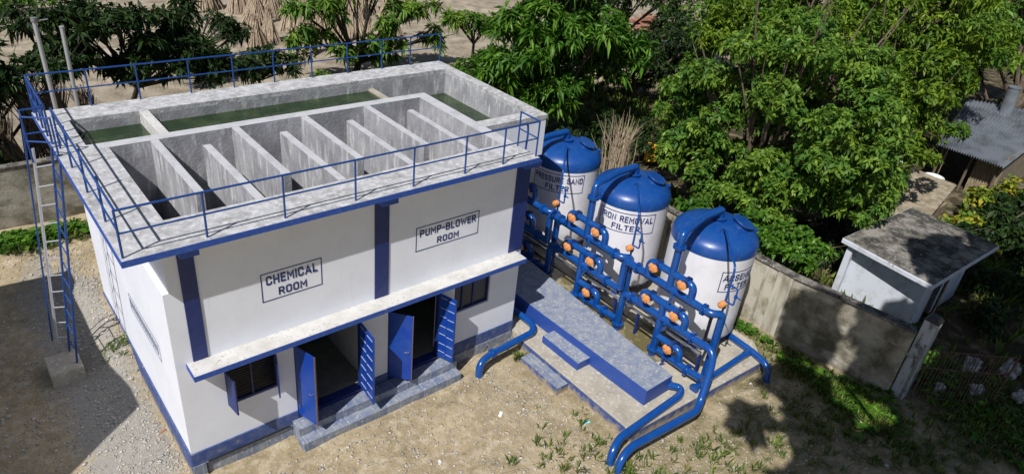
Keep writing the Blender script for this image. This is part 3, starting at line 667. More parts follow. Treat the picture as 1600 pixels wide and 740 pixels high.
# ---------------------------------------------------------------- loose runs of pipe on the ground
def ground_pipe(pts, label, r=.112, fil=.28, extra=None):
    t = thing('ground_pipe', pts[0], label, 'pipe', 'blue pipes running to the ground')
    MB().pipe(pts, r, 18, fil, 8).build('pipe', M['pipe'], t, smooth=True, angle=70)
    if extra: extra(t)
    return t
ground_pipe([(12.0,-4.6,.58),(12.48,-5.10,.52),(12.2,-5.28,.5),(9.42,-5.40,.46),(9.02,-5.55,.30),(8.97,-5.62,-.25)], 'shiny blue pipe leaving the end of the walkway block, upper of two side by side')
ground_pipe([(13.1,-4.75,1.87),(13.1,-5.45,1.87),(12.9,-5.62,1.35),(12.42,-5.84,.55),(12.1,-5.97,.48),(9.42,-5.80,.46),(8.98,-5.88,.30),(8.92,-5.95,-.25)],
            'shiny blue pipe dropping from the ARSENIC tank pipework, the lower of two side by side')
def tee(t):
    MB().pipe([(15.75,-5.25,.5),(12.85,-5.32,.49)], .098, 16).cyl((12.86,-5.32,.49),(12.80,-5.32,.49),.15,seg=20).cyl((15.85,-5.25,.5),(15.6,-5.25,.5),.115,seg=16).build('branch', M['pipe'], t, smooth=True, angle=60)
ground_pipe([(16.05,-4.0,.5),(15.95,-5.3,.5),(15.78,-6.0,.5),(15.72,-6.2,-.25)], 'blue pipe with a tee branch crossing the platform corner beyond the ARSENIC tank', extra=tee)
def fl4(t):
    f = MB(); flange(f, (8.72,-.68,.44), (1,.05,0), .15); f.build('flange', M['pipe'], t)
ground_pipe([(10.60,.9,.62),(10.66,-.35,.55),(10.45,-.62,.50),(8.55,-.70,.44),(8.15,-.80,.36),(8.05,-.92,-.25)], 'blue elbow pipe with a flange in front of the building corner', extra=fl4)

# ---------------------------------------------------------------- boundary walls, gate, outbuilding
bw = thing('boundary_wall', (18.1,-3,0), 'stained mossy concrete boundary wall with a pale pier behind the tanks', 'wall')
MB().prism([(18.05,1.9),(18.30,1.9),(18.28,-4.4),(18.03,-4.4)], -.2, 2.45).build('panel', M['boundary'], bw, bevel=.015)
MB().prism([(17.99,-4.4),(18.32,-4.4),(18.34,-4.95),(18.01,-4.95)], -.2, 2.46).build('pier', M['pier'], bw, bevel=.01)
MB().prism([(18.05,-4.95),(18.30,-4.95),(18.85,-8.75),(18.58,-8.78)], -.2, 2.42).build('panel', M['boundary_dark'], bw, bevel=.015)
MB().prism([(17.99,1.9),(18.34,1.9),(18.34,-4.9),(18.90,-8.7),(18.52,-8.74),(17.97,-4.9)], 2.455, 2.52).build('coping', M['shedroof'], bw, bevel=.02)
bl = thing('boundary_wall', (-3,14,0), 'brown water-stained boundary wall behind the ladder with weeds at its foot', 'wall')
MB().box(-14, 1.6, 13.9, 14.15, -.2, 2.78).build('panel', M['boundary_dark'], bl, bevel=.02)
MB().box(-14, 1.6, 13.86, 14.19, 2.78, 2.85).build('coping', M['shedroof'], bl, bevel=.02)
gp = thing('gate_post', (18.95,-8.95,0), 'tall grey-stained whitewashed post with a black cap at the end of the stained wall', 'post')
MB().box(18.72,19.15,-9.2,-8.8,-.1,2.95).build('shaft', M['post'], gp, bevel=.02)
MB().add([(18.70,-9.22,2.95),(19.17,-9.22,2.95),(19.17,-8.78,2.95),(18.70,-8.78,2.95),(18.82,-9.12,3.12),(19.05,-9.12,3.12),(19.05,-8.88,3.12),(18.82,-8.88,3.12)],
         [(0,3,2,1),(4,5,6,7),(0,1,5,4),(1,2,6,5),(2,3,7,6),(3,0,4,7)]).build('cap', M['black'], gp)
MB().cyl((18.66,-9.14,.05),(18.66,-9.14,2.2),.03,seg=8).build('hinge_bar', M['steel'], gp)
gt = thing('gate', (19.8,-10.2,0), 'rusty open barred gate hung beside the whitewashed post', 'gate')
g0 = Vector((19.0,-9.35,.12)); g1 = Vector((21.0,-11.05,.12))
for k in range(23):
    p = g0.lerp(g1, k/22); MB().cyl(p, p+Vector((.04*math.sin(k*2.1),.03*math.cos(k),1.9+.12*math.sin(k*.6))), .012 if k % 22 else .028, seg=6).build('bar', M['rust'], gt)
for z_ in (0,1.2,1.87): MB().cyl(g0+Vector((0,0,z_)), g1+Vector((0,0,z_)), .02, seg=6).build('crossrail', M['rust'], gt)
ou = thing('outbuilding', (25,-6.3,0), 'small whitewashed hut with a flat lichen-stained concrete roof beyond the boundary wall', 'hut')
hw = MB(); X0,X1,Y0,Y1 = 22.85, 27.2, -7.55, -4.8
hw.box(X0, X0+.18, Y0, Y1, -.1, 2.25); hw.box(X1-.18, X1, Y0, Y1, -.1, 2.25); hw.box(X0+.18, X1-.18, Y1-.18, Y1, -.1, 2.25)
hw.box(X0+.18, 23.9, Y0, Y0+.18, -.1, 2.25); hw.box(24.75, X1-.18, Y0, Y0+.18, -.1, 2.25); hw.box(23.9, 24.75, Y0, Y0+.18, 2.0, 2.25)
hw.build('wall', M['shedwall'], ou, bevel=.01)
MB().prism([(22.42,-4.38),(22.05,-7.9),(27.72,-8.12),(27.95,-4.6)], 2.25, 2.44).build('roof', M['shedwall'], ou, bevel=.02)
MB().prism([(22.45,-4.41),(22.08,-7.87),(27.69,-8.09),(27.92,-4.63)], 2.441, 2.45).build('roof_screed', M['shedroof'], ou)
MB().obox((24.3,-7.75,1.0),(.42,.12,0),(-.01,.02,0),(0,0,1.0)).build('door', M['thatch'], ou)
MB().box(22.55,22.75,-4.85,-4.62,-.1,2.2).build('pillar', M['shedwall'], ou, bevel=.01)
# neighbouring house out of the frame on the left, whose roof shades the yard
nb = thing('neighbour_house', (-9,5,0), 'plain flat-roofed neighbour house standing off to the left of the yard', 'house')
MB().prism([(-4.9,1.5),(-5.0,9.0),(-14,9.0),(-14,-2.0),(-7.2,-.1)], -.1, 5.8).build('wall', M['white'], nb)
MB().prism([(-4.72,1.4),(-4.78,9.2),(-14.2,9.2),(-14.2,-2.2),(-7.0,-.3)], 5.8, 6.0).build('roof', M['top'], nb)

# ---------------------------------------------------------------- foliage
def foliage_mesh(name, P, D, n, L, W, droop, spread, seed, twist=.35, fold=.25, Lvar=.3):
    """P clump centres, D clump axes; n leaves per clump radiating around the axis"""
    r = np.random.default_rng(seed); N = len(P)
    P = np.repeat(P, n, 0); D = np.repeat(D, n, 0); K = N*n
    rnd = r.normal(size=(K,3)); perp = rnd - D*(rnd*D).sum(1, keepdims=True); perp /= np.linalg.norm(perp, axis=1, keepdims=True)+1e-9
    d = D*(1-spread*r.uniform(.5,1.2,(K,1))) + perp*spread*1.3; d /= np.linalg.norm(d, axis=1, keepdims=True)
    L_ = L*(1+Lvar*r.normal(size=(K,1))).clip(.4,1.6); W_ = W*(L_/L)
    side = np.cross(d, np.array([0,0,1.])+twist*r.normal(size=(K,3))); side /= np.linalg.norm(side, axis=1, keepdims=True)+1e-9
    up = np.cross(side, d)
    b = P + perp*L*.12*r.uniform(0,1,(K,1)) + D*L*r.uniform(-.25,.25,(K,1))
    mid = b + d*L_*.5 - up*fold*W_; tip = b + d*L_ ; tip[:,2] -= droop*L_[:,0]; mid[:,2] -= droop*.25*L_[:,0]
    v = np.stack([b, mid+side*W_+up*fold*W_*1.5, tip, mid-side*W_+up*fold*W_*1.5], 1).reshape(-1,3)
    i = np.arange(K)*4
    loops = np.stack([i, i+1, i+2, i, i+2, i+3], 1).ravel()
    me = bpy.data.meshes.new(name); me.vertices.add(len(v)); me.vertices.foreach_set('co', v.astype(np.float32).ravel())
    me.loops.add(len(loops)); me.loops.foreach_set('vertex_index', loops.astype(np.int32))
    me.polygons.add(K*2); me.polygons.foreach_set('loop_start', np.arange(K*2, dtype=np.int32)*3)
    at = me.attributes.new('tint', 'FLOAT', 'FACE')
    cl = np.repeat(r.uniform(0,1,N), n)*.6 + r.uniform(0,1,K)*.4
    at.data.foreach_set('value', np.repeat(cl, 2).astype(np.float32))
    me.update(); me.validate()
    return me
def blob_points(blobs, density, r, shell=.55, floor=-.5):
    P, D = [], []
    for (cx,cy,cz,rx,ry,rz) in blobs:
        area = 4*math.pi*((rx*ry)**1.6/3+(rx*rz)**1.6/3+(ry*rz)**1.6/3)**(1/1.6); n = int(area*density)
        d = r.normal(size=(n*2,3)); d /= np.linalg.norm(d, axis=1, keepdims=True); d = d[d[:,2] > floor][:n]
        k = len(d); bump = 1+.16*np.sin(d[:,0]*5+cx)*np.sin(d[:,1]*6+cy)+.12*np.sin(d[:,2]*9+cz)
        rad = (shell + (1-shell)*r.uniform(0,1,k)**.55)*bump
        p = d*rad[:,None]*np.array([rx,ry,rz]) + np.array([cx,cy,cz])
        dd = d + np.array([0,0,.25]) + .35*r.normal(size=(k,3)); dd /= np.linalg.norm(dd, axis=1, keepdims=True)
        P.append(p); D.append(dd)
    return np.concatenate(P), np.concatenate(D)
def tree(name, base, blobs, leafm, label, cat='tree', density=7, n=9, L=.28, W=.05, droop=.25, spread=.65, seed=1, bark='bark', tr=.18, group=None, shell=.5, lean=(0,0), floor=-.6, sub=5, scatter=True):
    r = np.random.default_rng(seed); rr = random.Random(seed)
    gx, gy = base; g = float(gz(gx, gy)) - .05
    t = thing(name, (gx, gy, g), label, cat, group)
    allb = []
    for (cx,cy,cz,rx,ry,rz) in blobs:                     # break each lobe into smaller uneven lobes
        allb.append((cx,cy,cz,rx*.5,ry*.5,rz*.5))
        for k in range(sub):
            d = Vector((rr.gauss(0,1), rr.gauss(0,1), rr.gauss(0,.9)+.2)).normalized(); s_ = rr.uniform(.16,.36)*(5/sub)**.12
            allb.append((cx+d.x*rx*.76, cy+d.y*ry*.76, cz+d.z*rz*.76, rx*s_*1.1, ry*s_*1.1, rz*s_*.75))
    P, D = blob_points(allb, density, r, shell, floor)
    keep = P[:,2] > g+.1; P = P[keep]; D = D[keep]
    me = foliage_mesh('crown', P-np.array([gx,gy,g]), D, n, L, W, droop, spread, seed)
    link_mesh('crown', me, M[leafm], t)
    # trunk with limbs reaching the lobes
    tb = MB(); zc = max(g+.6, min(b[2]-b[5]*.75 for b in blobs)); cx = sum(b[0] for b in blobs)/len(blobs); cy = sum(b[1] for b in blobs)/len(blobs)
    fork = Vector((gx+(cx-gx)*.35+lean[0], gy+(cy-gy)*.35+lean[1], max(zc*.75, g+.8)))
    b0 = Vector((gx,gy,g-.1)); mid = b0.lerp(fork,.5)+Vector((rr.uniform(-.1,.1),rr.uniform(-.1,.1),0))
    tb.sweep([b0, mid, fork], [tr*1.25, tr, tr*.85], 10)
    tgt = sorted(allb, key=lambda b: -b[3]*b[4])[:max(10, len(blobs)*3)]
    for b in tgt:
        e = Vector(b[:3]); m_ = fork.lerp(e,.5)+Vector((rr.uniform(-.25,.25), rr.uniform(-.25,.25), rr.uniform(0,.35)))
        tb.sweep([fork, m_, e, e+(e-m_)*.6], [tr*.6, tr*.36, tr*.2, tr*.05], 7)
        for k in range(2):
            q = e+Vector((rr.uniform(-1,1)*b[3], rr.uniform(-1,1)*b[4], rr.uniform(0,1)*b[5]))*.9
            tb.sweep([m_, m_.lerp(q,.6)+Vector((0,0,.1)), q], [tr*.28, tr*.16, tr*.04], 5)
    tb.build('trunk', M[bark], t, smooth=True)
    return t
# broad-leaved trees behind the tanks
tree('broadleaf_tree', (22.5,12.5), [(21.2,12.2,5.6,2.9,2.4,2.5),(24.2,12.6,5.4,2.9,2.4,2.5),(19.2,13.2,3.6,1.9,1.8,1.7),(26.6,12.0,4.6,2.2,2.0,2.0),(22.4,12.0,3.3,2.6,2.0,1.6),(24,14,8.0,4,2.5,1.8)],
     'leaf_a', 'large tree with long drooping glossy leaf whorls behind the building corner', density=3.6, n=14, L=.50, W=.058, droop=.42, spread=.9, seed=11, tr=.2, sub=16)
tree('bushy_tree', (23.4,.4), [(23.5,1.2,5.6,3.0,3.2,2.8),(23.6,-2.4,5.4,3.0,2.6,2.7),(23.2,.0,2.6,2.4,3.1,1.8),(24.2,-3.7,3.9,1.9,1.4,1.6),(22.0,2.6,3.0,1.5,1.6,1.5),(23.8,4.2,4.2,2.0,2.0,1.9),(22.2,-1.5,3.4,1.8,1.9,1.7),(24.5,0,8.0,3.2,3.6,1.7)],
     'leaf_b', 'huge bushy tree with lobed leaves filling the middle behind the ARSENIC tank', density=11, n=11, L=.21, W=.047, droop=.22, spread=1.0, seed=12, tr=.22, sub=22)
tree('bushy_tree', (20.4,-2.6), [(20.2,-1.6,2.0,1.1,1.5,1.0),(20.6,-3.6,1.9,1.2,1.4,1.0),(20.4,.8,1.4,1.0,1.2,.9)],
     'leaf_a', 'low young tree with pale stem just over the boundary wall', density=14, n=9, L=.21, W=.055, droop=.25, spread=.95, seed=13, tr=.09, sub=9)
tree('bushy_tree', (30.5,-2.2), [(29.8,-1.5,5.6,2.8,2.3,2.8),(31.2,1.3,6.6,3.2,3.2,3.0),(29.2,-2.8,3.4,1.8,1.3,1.5),(31.0,-3.0,5.0,2.0,1.6,2.0),(28.6,1.0,3.2,2.2,2.0,1.8)],
     'leaf_c', 'yellow-green bushy tree left of the tin-roofed shack', density=9.5, n=10, L=.22, W=.045, droop=.3, spread=.95, seed=14, tr=.2, sub=18)
tree('bushy_tree', (37,5), [(36.5,5.5,6.2,4.2,3.8,3.9),(39,1.0,7.2,4.0,3.8,3.4),(34,9.5,5.5,3.6,3.6,3.6)],
     'leaf_c', 'tall yellow-green tree at the top right behind the huge bushy tree', density=6, n=11, L=.30, W=.055, droop=.3, spread=.95, seed=15, tr=.25, sub=18)
tree('bushy_tree', (52,-1.5), [(51,2.5,6.2,4.2,4.0,4.6),(54,-5.2,5.8,4.5,4.5,5.0),(58,2,8,4,5,5)],
     'leaf_b', 'dark leafy tree behind the tin-roofed shack at the right edge', density=5, n=10, L=.34, W=.06, droop=.3, spread=.9, seed=16, tr=.28, sub=14)
tree('bushy_tree', (44,3.6), [(43,3.6,4.4,3.4,3.0,3.6),(46.5,.6,6.6,3.4,2.6,2.6),(42.5,7.4,3.6,2.8,2.8,2.8),(49,4,8.5,4,4,3)],
     'leaf_b', 'mid green tree just behind the blue tarpaulin and the tin roof', density=5.5, n=10, L=.31, W=.056, droop=.3, spread=.9, seed=19, tr=.25, sub=16)
tree('bushy_tree', (46,14), [(45,13,5.2,4.5,4.5,4.6),(50,9,6.0,5,5,5),(44.5,19.5,3.6,3.2,3.2,3.0)],
     'leaf_b', 'mid green tree in the background above the lobed-leaf tree', density=5, n=10, L=.34, W=.06, droop=.3, spread=.9, seed=17, tr=.28, sub=14)
tree('bushy_tree', (33,15), [(32.2,15.2,2.4,2.6,2.2,2.2),(34.6,12.4,3.0,2.6,2.2,2.5),(30.5,17.8,1.6,2.0,1.8,1.5)],
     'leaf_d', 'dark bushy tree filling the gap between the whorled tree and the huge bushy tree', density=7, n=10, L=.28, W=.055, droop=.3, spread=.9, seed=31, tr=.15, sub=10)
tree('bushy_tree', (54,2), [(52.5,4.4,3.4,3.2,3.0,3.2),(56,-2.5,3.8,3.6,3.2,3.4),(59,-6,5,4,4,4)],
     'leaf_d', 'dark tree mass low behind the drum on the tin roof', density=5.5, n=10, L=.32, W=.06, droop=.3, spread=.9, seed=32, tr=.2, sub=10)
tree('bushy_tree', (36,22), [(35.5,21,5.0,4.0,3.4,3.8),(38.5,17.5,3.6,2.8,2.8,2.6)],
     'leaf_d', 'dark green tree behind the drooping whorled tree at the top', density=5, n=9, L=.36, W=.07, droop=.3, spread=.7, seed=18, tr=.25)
# dark shaded trees over the left and back of the roof
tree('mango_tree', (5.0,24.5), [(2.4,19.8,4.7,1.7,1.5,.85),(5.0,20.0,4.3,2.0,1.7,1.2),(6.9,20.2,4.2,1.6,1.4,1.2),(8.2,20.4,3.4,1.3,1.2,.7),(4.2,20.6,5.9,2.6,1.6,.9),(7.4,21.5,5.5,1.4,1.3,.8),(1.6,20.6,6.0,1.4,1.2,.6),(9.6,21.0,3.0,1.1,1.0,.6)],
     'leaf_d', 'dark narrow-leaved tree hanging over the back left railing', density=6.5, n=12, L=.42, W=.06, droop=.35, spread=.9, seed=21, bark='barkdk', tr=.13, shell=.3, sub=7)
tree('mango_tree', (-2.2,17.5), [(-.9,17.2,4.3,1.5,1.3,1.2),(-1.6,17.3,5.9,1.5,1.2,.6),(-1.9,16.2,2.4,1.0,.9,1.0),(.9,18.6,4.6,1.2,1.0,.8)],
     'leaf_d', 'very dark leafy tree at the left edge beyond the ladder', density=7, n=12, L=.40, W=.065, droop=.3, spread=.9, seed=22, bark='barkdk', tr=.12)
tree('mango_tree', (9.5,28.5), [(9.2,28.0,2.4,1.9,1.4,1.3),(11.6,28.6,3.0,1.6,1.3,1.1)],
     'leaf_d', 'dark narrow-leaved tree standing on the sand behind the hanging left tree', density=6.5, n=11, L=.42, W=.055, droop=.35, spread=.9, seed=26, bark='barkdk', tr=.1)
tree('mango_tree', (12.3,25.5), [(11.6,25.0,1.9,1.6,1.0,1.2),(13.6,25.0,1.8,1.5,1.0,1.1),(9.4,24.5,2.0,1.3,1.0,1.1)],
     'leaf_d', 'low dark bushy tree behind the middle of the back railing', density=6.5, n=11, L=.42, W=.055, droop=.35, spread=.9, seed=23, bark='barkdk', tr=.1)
tree('branching_tree', (18.5,26.2), [(15.2,26.0,2.8,1.8,1.2,1.2),(16.0,25.6,4.5,1.9,1.2,1.0),(20.4,25.6,1.9,2.4,1.2,1.1),(22.8,26.0,3.8,2.2,1.2,1.1),(18.7,26.6,5.2,2.7,1.4,.9),(24.8,26.2,1.8,1.4,1.0,.9),(20.4,25.2,3.4,1.5,1.0,.8),(17.3,25.2,1.8,1.1,.9,.7)],
     'leaf_b', 'open branching tree with a dark forked trunk behind the back railing', density=4.2, n=12, L=.50, W=.065, droop=.4, spread=.9, seed=24, bark='barkdk', tr=.22, shell=.25, sub=4)
tree('slender_tree', (25.6,23.1), [(24.7,23.0,3.9,1.5,1.1,.75),(26.6,23.2,3.4,1.2,1.0,.7)],
     'leaf_b', 'slender tree with a pale straight stem behind the far roof corner', density=7, n=10, L=.46, W=.06, droop=.35, spread=.85, seed=25, bark='bark', tr=.1)
# shrubs
for i, (x, y, rx, ry, rz, m_, lab) in enumerate([
    (21.0,22.5,1.8,1.2,.8,'leaf_a','bright green shrub beside the dark forked trunk'),
    (23.6,20.6,1.5,1.2,.8,'leaf_a','bright green shrub just behind the far roof corner'),
    (26.4,20.2,1.6,1.4,.9,'leaf_b','leafy shrub at the foot of the slender pale tree'),
    (21.6,17.6,1.3,1.1,1.1,'leaf_a','dense shrub under the drooping whorled tree'),
    (-1.4,15.2,1.3,.8,1.2,'leaf_b','green shrub behind the brown wall at the left edge'),
    (.6,15.8,1.1,.8,1.0,'leaf_b','green shrub behind the brown wall near the ladder top'),
    (14.6,23.6,1.4,1.0,.9,'leaf_b','arching shrub behind the centre of the back railing'),
    (3.5,47,3.2,2.0,1.6,'leaf_a','bright green shrub at the very top left corner'),
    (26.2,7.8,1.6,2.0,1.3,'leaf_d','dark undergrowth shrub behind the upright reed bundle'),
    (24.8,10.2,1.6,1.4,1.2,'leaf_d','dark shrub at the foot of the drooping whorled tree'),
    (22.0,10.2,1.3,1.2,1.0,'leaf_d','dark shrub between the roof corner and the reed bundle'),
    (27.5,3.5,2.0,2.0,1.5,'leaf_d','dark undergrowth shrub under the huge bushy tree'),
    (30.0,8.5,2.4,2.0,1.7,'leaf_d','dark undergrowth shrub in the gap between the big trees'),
    (25.5,-2.8,1.8,1.5,1.3,'leaf_d','dark shrub against the back of the whitewashed hut')]):
    tree('shrub', (x,y), [(x,y,rz*.75,rx,ry,rz)], m_, lab, 'shrub', density=10, n=9, L=.26, W=.045, droop=.35, spread=.8, seed=40+i, tr=.05, group='shrubs', sub=5)
# vines over the right side
vn = [(31.0,-5.6,1.0,2.0,.9,.8),(34.2,-5.4,1.2,2.2,.9,.8),(37.6,-5.8,1.2,2.2,1.0,.9),(40.6,-7.2,1.2,2.0,1.2,1.0)]
tree('vine_hedge', (34,-5.6), vn, 'leaf_y', 'sunlit yellow-spotted vine hedge below the tin-roofed shack', 'hedge', density=4.5, n=7, L=.30, W=.085, droop=.3, spread=.8, seed=60, tr=.05)
tree('vine_hedge', (35,-6.3), [(31.2,-6.4,.9,2.2,1.0,.85),(34.4,-6.4,1.1,2.3,1.0,.85),(37.8,-7.0,1.1,2.3,1.1,.9),(33.0,-8.2,.8,2.6,1.4,.9),(36,-9.2,.9,2.6,1.6,1.0)],
     'leaf_d', 'dark green vine thicket beyond the whitewashed hut', 'hedge', density=8, n=7, L=.28, W=.075, droop=.3, spread=.8, seed=61, tr=.05)
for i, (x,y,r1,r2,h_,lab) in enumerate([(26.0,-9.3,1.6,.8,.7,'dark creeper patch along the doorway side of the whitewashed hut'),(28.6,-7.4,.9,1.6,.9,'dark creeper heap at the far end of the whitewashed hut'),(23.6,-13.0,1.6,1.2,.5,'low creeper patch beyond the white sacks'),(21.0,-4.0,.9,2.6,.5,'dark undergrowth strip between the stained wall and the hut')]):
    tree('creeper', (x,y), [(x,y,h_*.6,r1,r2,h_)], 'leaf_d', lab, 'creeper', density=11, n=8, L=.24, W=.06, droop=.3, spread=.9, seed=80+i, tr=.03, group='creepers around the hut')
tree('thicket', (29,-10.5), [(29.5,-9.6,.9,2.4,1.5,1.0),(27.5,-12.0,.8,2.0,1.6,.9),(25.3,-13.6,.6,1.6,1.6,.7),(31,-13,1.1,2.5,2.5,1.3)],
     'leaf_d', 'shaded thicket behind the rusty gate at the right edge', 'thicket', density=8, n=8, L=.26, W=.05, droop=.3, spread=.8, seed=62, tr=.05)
# trees out of the frame at the near right: they cast the shade over the hut and the yard
def shade_tree(base, blobs, seed, label):
    tree('shade_tree', base, blobs, 'leaf_b', label, density=26, n=9, L=.45, W=.14, droop=.3, spread=.8, seed=seed, tr=.22, shell=.4, sub=6, group='shade trees outside the frame')
def sh(x, y, h, r, rz=1.2): return (x-.72*h, y-.30*h, h, r, r, rz)
shade_tree((6.0,-17.5), [sh(18.6,-5.9,17,1.0,1.2), sh(19.2,-8.2,16,1.35,1.6), sh(20.6,-10.4,16,2.2,2.5), sh(18.4,-10.8,16,1.6,2), sh(16.7,-11.2,16,1.4,1.5), sh(20.4,-7.2,17,1.2,1.4)], 71, 'tall shade tree outside the frame near the filter platform')
shade_tree((12.0,-18.5), [sh(23.9,-9.6,15,2.3,2.6), sh(26.0,-7.0,16,2.0,2), sh(23.8,-13.0,15,2.4,2.6), sh(27.5,-10.4,16,2.5,2.6), sh(30,-7.6,17,2.0,2), sh(22.2,-7.6,16,1.0,1.2), sh(21.4,-10.2,16,1.9,2), sh(21.6,-12.6,15,2.2,2), sh(19.6,-13.2,15,1.8,2), sh(25.4,-11,16,2.4,2), sh(29,-11,16,2.4,2)], 72, 'spreading shade tree outside the frame beyond the gate')
shade_tree((3.5,-17.0), [sh(16.5,-6.7,18.5,.75,.8), sh(15.5,-7.7,18.5,.95,.9), sh(13.7,-7.0,19,.55,.5), sh(14.4,-8.9,18.5,1.2,1.0), sh(12.9,-9.7,18,1.2,1.0), sh(15.0,-10.6,17.5,1.4,1.2), sh(12.2,-11.2,17,1.4,1.2)], 73, 'slim shade tree outside the frame at the near edge')

# ---------------------------------------------------------------- dry stick sheaves, reeds, poles
def sheaf(x, y, h, rad, n, seed, label, name='stick_sheaf', m_='stick', apex=.86, group='stick sheaves stacked in the sandy yard', th=.02):
    rr = random.Random(seed); g = float(gz(x,y)); mb = MB(); lx = rr.gauss(0,.07*h); ly = rr.gauss(0,.07*h)
    for k in range(n):
        a = rr.uniform(0, 2*math.pi); q = rad*rr.uniform(.45,1.0)*(1+.25*math.sin(2*a+seed)); hh = h*rr.uniform(.85,1.05)
        p0 = Vector((x+q*math.cos(a), y+q*math.sin(a), g-.03)); c = Vector((x+lx+rr.gauss(0,.035*h), y+ly+rr.gauss(0,.035*h), g+hh*apex))
        e = c + (c-p0)*(1/apex-1)*rr.uniform(.6,1.4)
        mb.sweep([p0, c, e], [th, th*.8, th*.4], 3, cap=False)
    return single(mb, name, M[m_], label, 'sheaf', group)
sp = [((19,50),'sheaf at the far top edge left of the centre'),]
locs = [(13.9,46,3.4),(15.9,45.0,3.6),(17.8,43.4,4.0),(19.3,41.6,4.2),(21.0,40.2,4.2),(22.9,41.0,4.2),(23.4,38.2,4.2),(25.4,38.8,4.2),(21.2,36.6,3.6),(18.9,34.0,3.2),(20.9,33.0,3.3),(16.8,35.2,2.8),(23.4,34.6,3.4),(26.6,36.2,3.8),(19.6,37.6,3.6),(17.6,39.6,3.4),(24.8,43.5,4.4),(27.5,41.0,4.4),(29.4,37.8,4.0),(18.0,31.4,2.6),(15.4,33.6,2.4),(22.6,31.6,2.8),(25.6,33.2,3.0),(21.5,44.8,4.4)]
for i, (x, y, h) in enumerate(locs):
    h *= .86+.12*math.sin(i*1.7)
    sheaf(x, y, h, h*(.33+.07*math.sin(i*2.3)), 150, 100+i, 'cone-shaped sheaf of pale dry sticks standing in the sandy yard behind the building', th=.034)
for i, (x, y, h, lab) in enumerate([(-.7,16.8,3.9,'brown reed stack at the left edge below the dark leaves'),(.35,17.2,4.3,'brown reed stack just left of the capped silver pole'),(1.35,17.8,4.2,'brown reed stack between the two silver poles'),(2.5,18.3,3.6,'brown reed stack just right of the plain silver pole')]):
    sheaf(x, y, h, h*.30, 190, 130+i, lab, 'reed_stack', 'stickdk', .8, 'brown reed stacks beyond the left end of the roof', th=.03)
rr = random.Random(5); mb = MB()
for k in range(75):
    x = 22.6+rr.gauss(0,.42); y = 7.2+rr.gauss(0,.42); mb.sweep([(x,y,0),(x+rr.gauss(0,.12)+(x-22.6)*.25,y+rr.gauss(0,.1),1.7),(x+(x-22.6)*.9+rr.gauss(0,.25),y+rr.gauss(0,.25),rr.uniform(2.2,3.3))],[.018,.014,.005],3,cap=False)
single(mb, 'reed_bundle', M['stick'], 'upright bundle of dry pale reeds between the PRESSURE SAND and IRON REMOVAL tanks', 'bundle')
pc = thing('metal_pole', (.80,15.5,0), 'silver pole behind the back left railing with a cap and stub arm at its top', 'pole', 'silver poles')
MB().cyl((.82,15.5,-.1),(.74,15.5,7.2),.075,seg=12).build('shaft', M['silver'], pc, smooth=True)
MB().cyl((.74,15.5,7.2),(.74,15.5,7.34),.10,seg=12).cyl((.74,15.5,7.22),(1.15,15.5,7.26),.022,seg=8).build('cap', M['steel'], pc, smooth=True)
single(MB().cyl((1.42,15.5,-.1),(1.51,15.5,6.95),.07,seg=12).cyl((1.51,15.5,6.95),(1.51,15.5,6.99),.085,seg=12), 'metal_pole', M['silver'], 'plain silver pole with a flat top, the right-hand one of the pair', 'pole', 'silver poles', smooth=True)

# ---------------------------------------------------------------- far yard bits
sk = thing('tin_roofed_shack', (42,-2.5,0), 'tin-roofed shack with bamboo walls at the right edge', 'shack')
rf = MB(); A_ = Vector((45.9,.0,3.0)); D_ = Vector((38.3,-1.55,2.1)); Bv = Vector((48.8,-4.6,3.0)); Cv = Vector((38.3,-4.85,2.1))
nn = 26
vs = []; fs = []
for i in range(nn*2+1):
    t = i/(nn*2); z = .13 if i % 2 else 0
    for s_ in (0, .33, .66, 1):
        p = (A_.lerp(D_, s_)).lerp(Bv.lerp(Cv, s_), t); vs.append((p.x, p.y, p.z+z))
for i in range(nn*2):
    for s_ in range(3): k = i*4+s_; fs.append((k, k+4, k+5, k+1))
k0 = len(vs); rf.add(vs, fs); rfo = rf.build('roof', M['tin'], sk)
sol = rfo.modifiers.new('thick', 'SOLIDIFY'); sol.thickness = .03
for (x,y,h) in ((38.8,-1.8,2.1),(38.8,-4.6,2.1),(45.3,-.4,2.9),(47.5,-4.4,2.9),(39.0,-3.2,2.1)): MB().cyl((x,y,-.1),(x+.1,y,h),.07,seg=8).build('post', M['bark'], sk)
MB().obox((39.3,-4.05,1.0),(.03,.65,0),(.02,0,0),(0,0,1.0)).build('wall', M['thatch'], sk)
MB().obox((39.8,-1.75,1.0),(.8,.25,0),(0,.02,0),(.1,0,1.0)).build('wall', M['thatch'], sk)
MB().obox((43.5,-4.6,1.2),(4.2,.1,0),(0,.02,0),(0,0,1.2)).build('wall', M['thatch'], sk)
ch = single(MB().cyl((45.8,-2.2,2.9),(45.6,-2.1,4.5),.36,.33,seg=16).cyl((45.6,-2.1,4.5),(45.6,-2.1,4.56),.36,seg=16), 'vent_drum', M['tin'], 'grey cylindrical drum standing on top of the corrugated tin roof', 'drum', smooth=True)
lr = thing('low_hut', (33,-2.6,0), 'low hut roof of sandy overlapping tiles between the trees and the yellow-spotted vines', 'hut')
rf2 = MB()
for i in range(11):
    rf2.obox((31.2+i*.42,-3.0+i*.05,.62+i*.07), (.26,.02,.03), (.05,1.45,0), (0,0,.03))
rf2.build('roof', M['oldroof'], lr)
MB().box(31.3,35.2,-4.0,-1.9,-.1,.5).build('wall', M['thatch'], lr)
single(MB().lathe([(.1,0),(.42,.05),(.5,.22),(.47,.22),(.4,.09),(.1,.06)], (36.4,-2.6,.9), 24).lathe([(.3,0),(.3,.85)], (36.4,-2.6,.03), 12), 'basin', M['litter'], 'white round basin on a stand in front of the shack', 'basin', smooth=True)
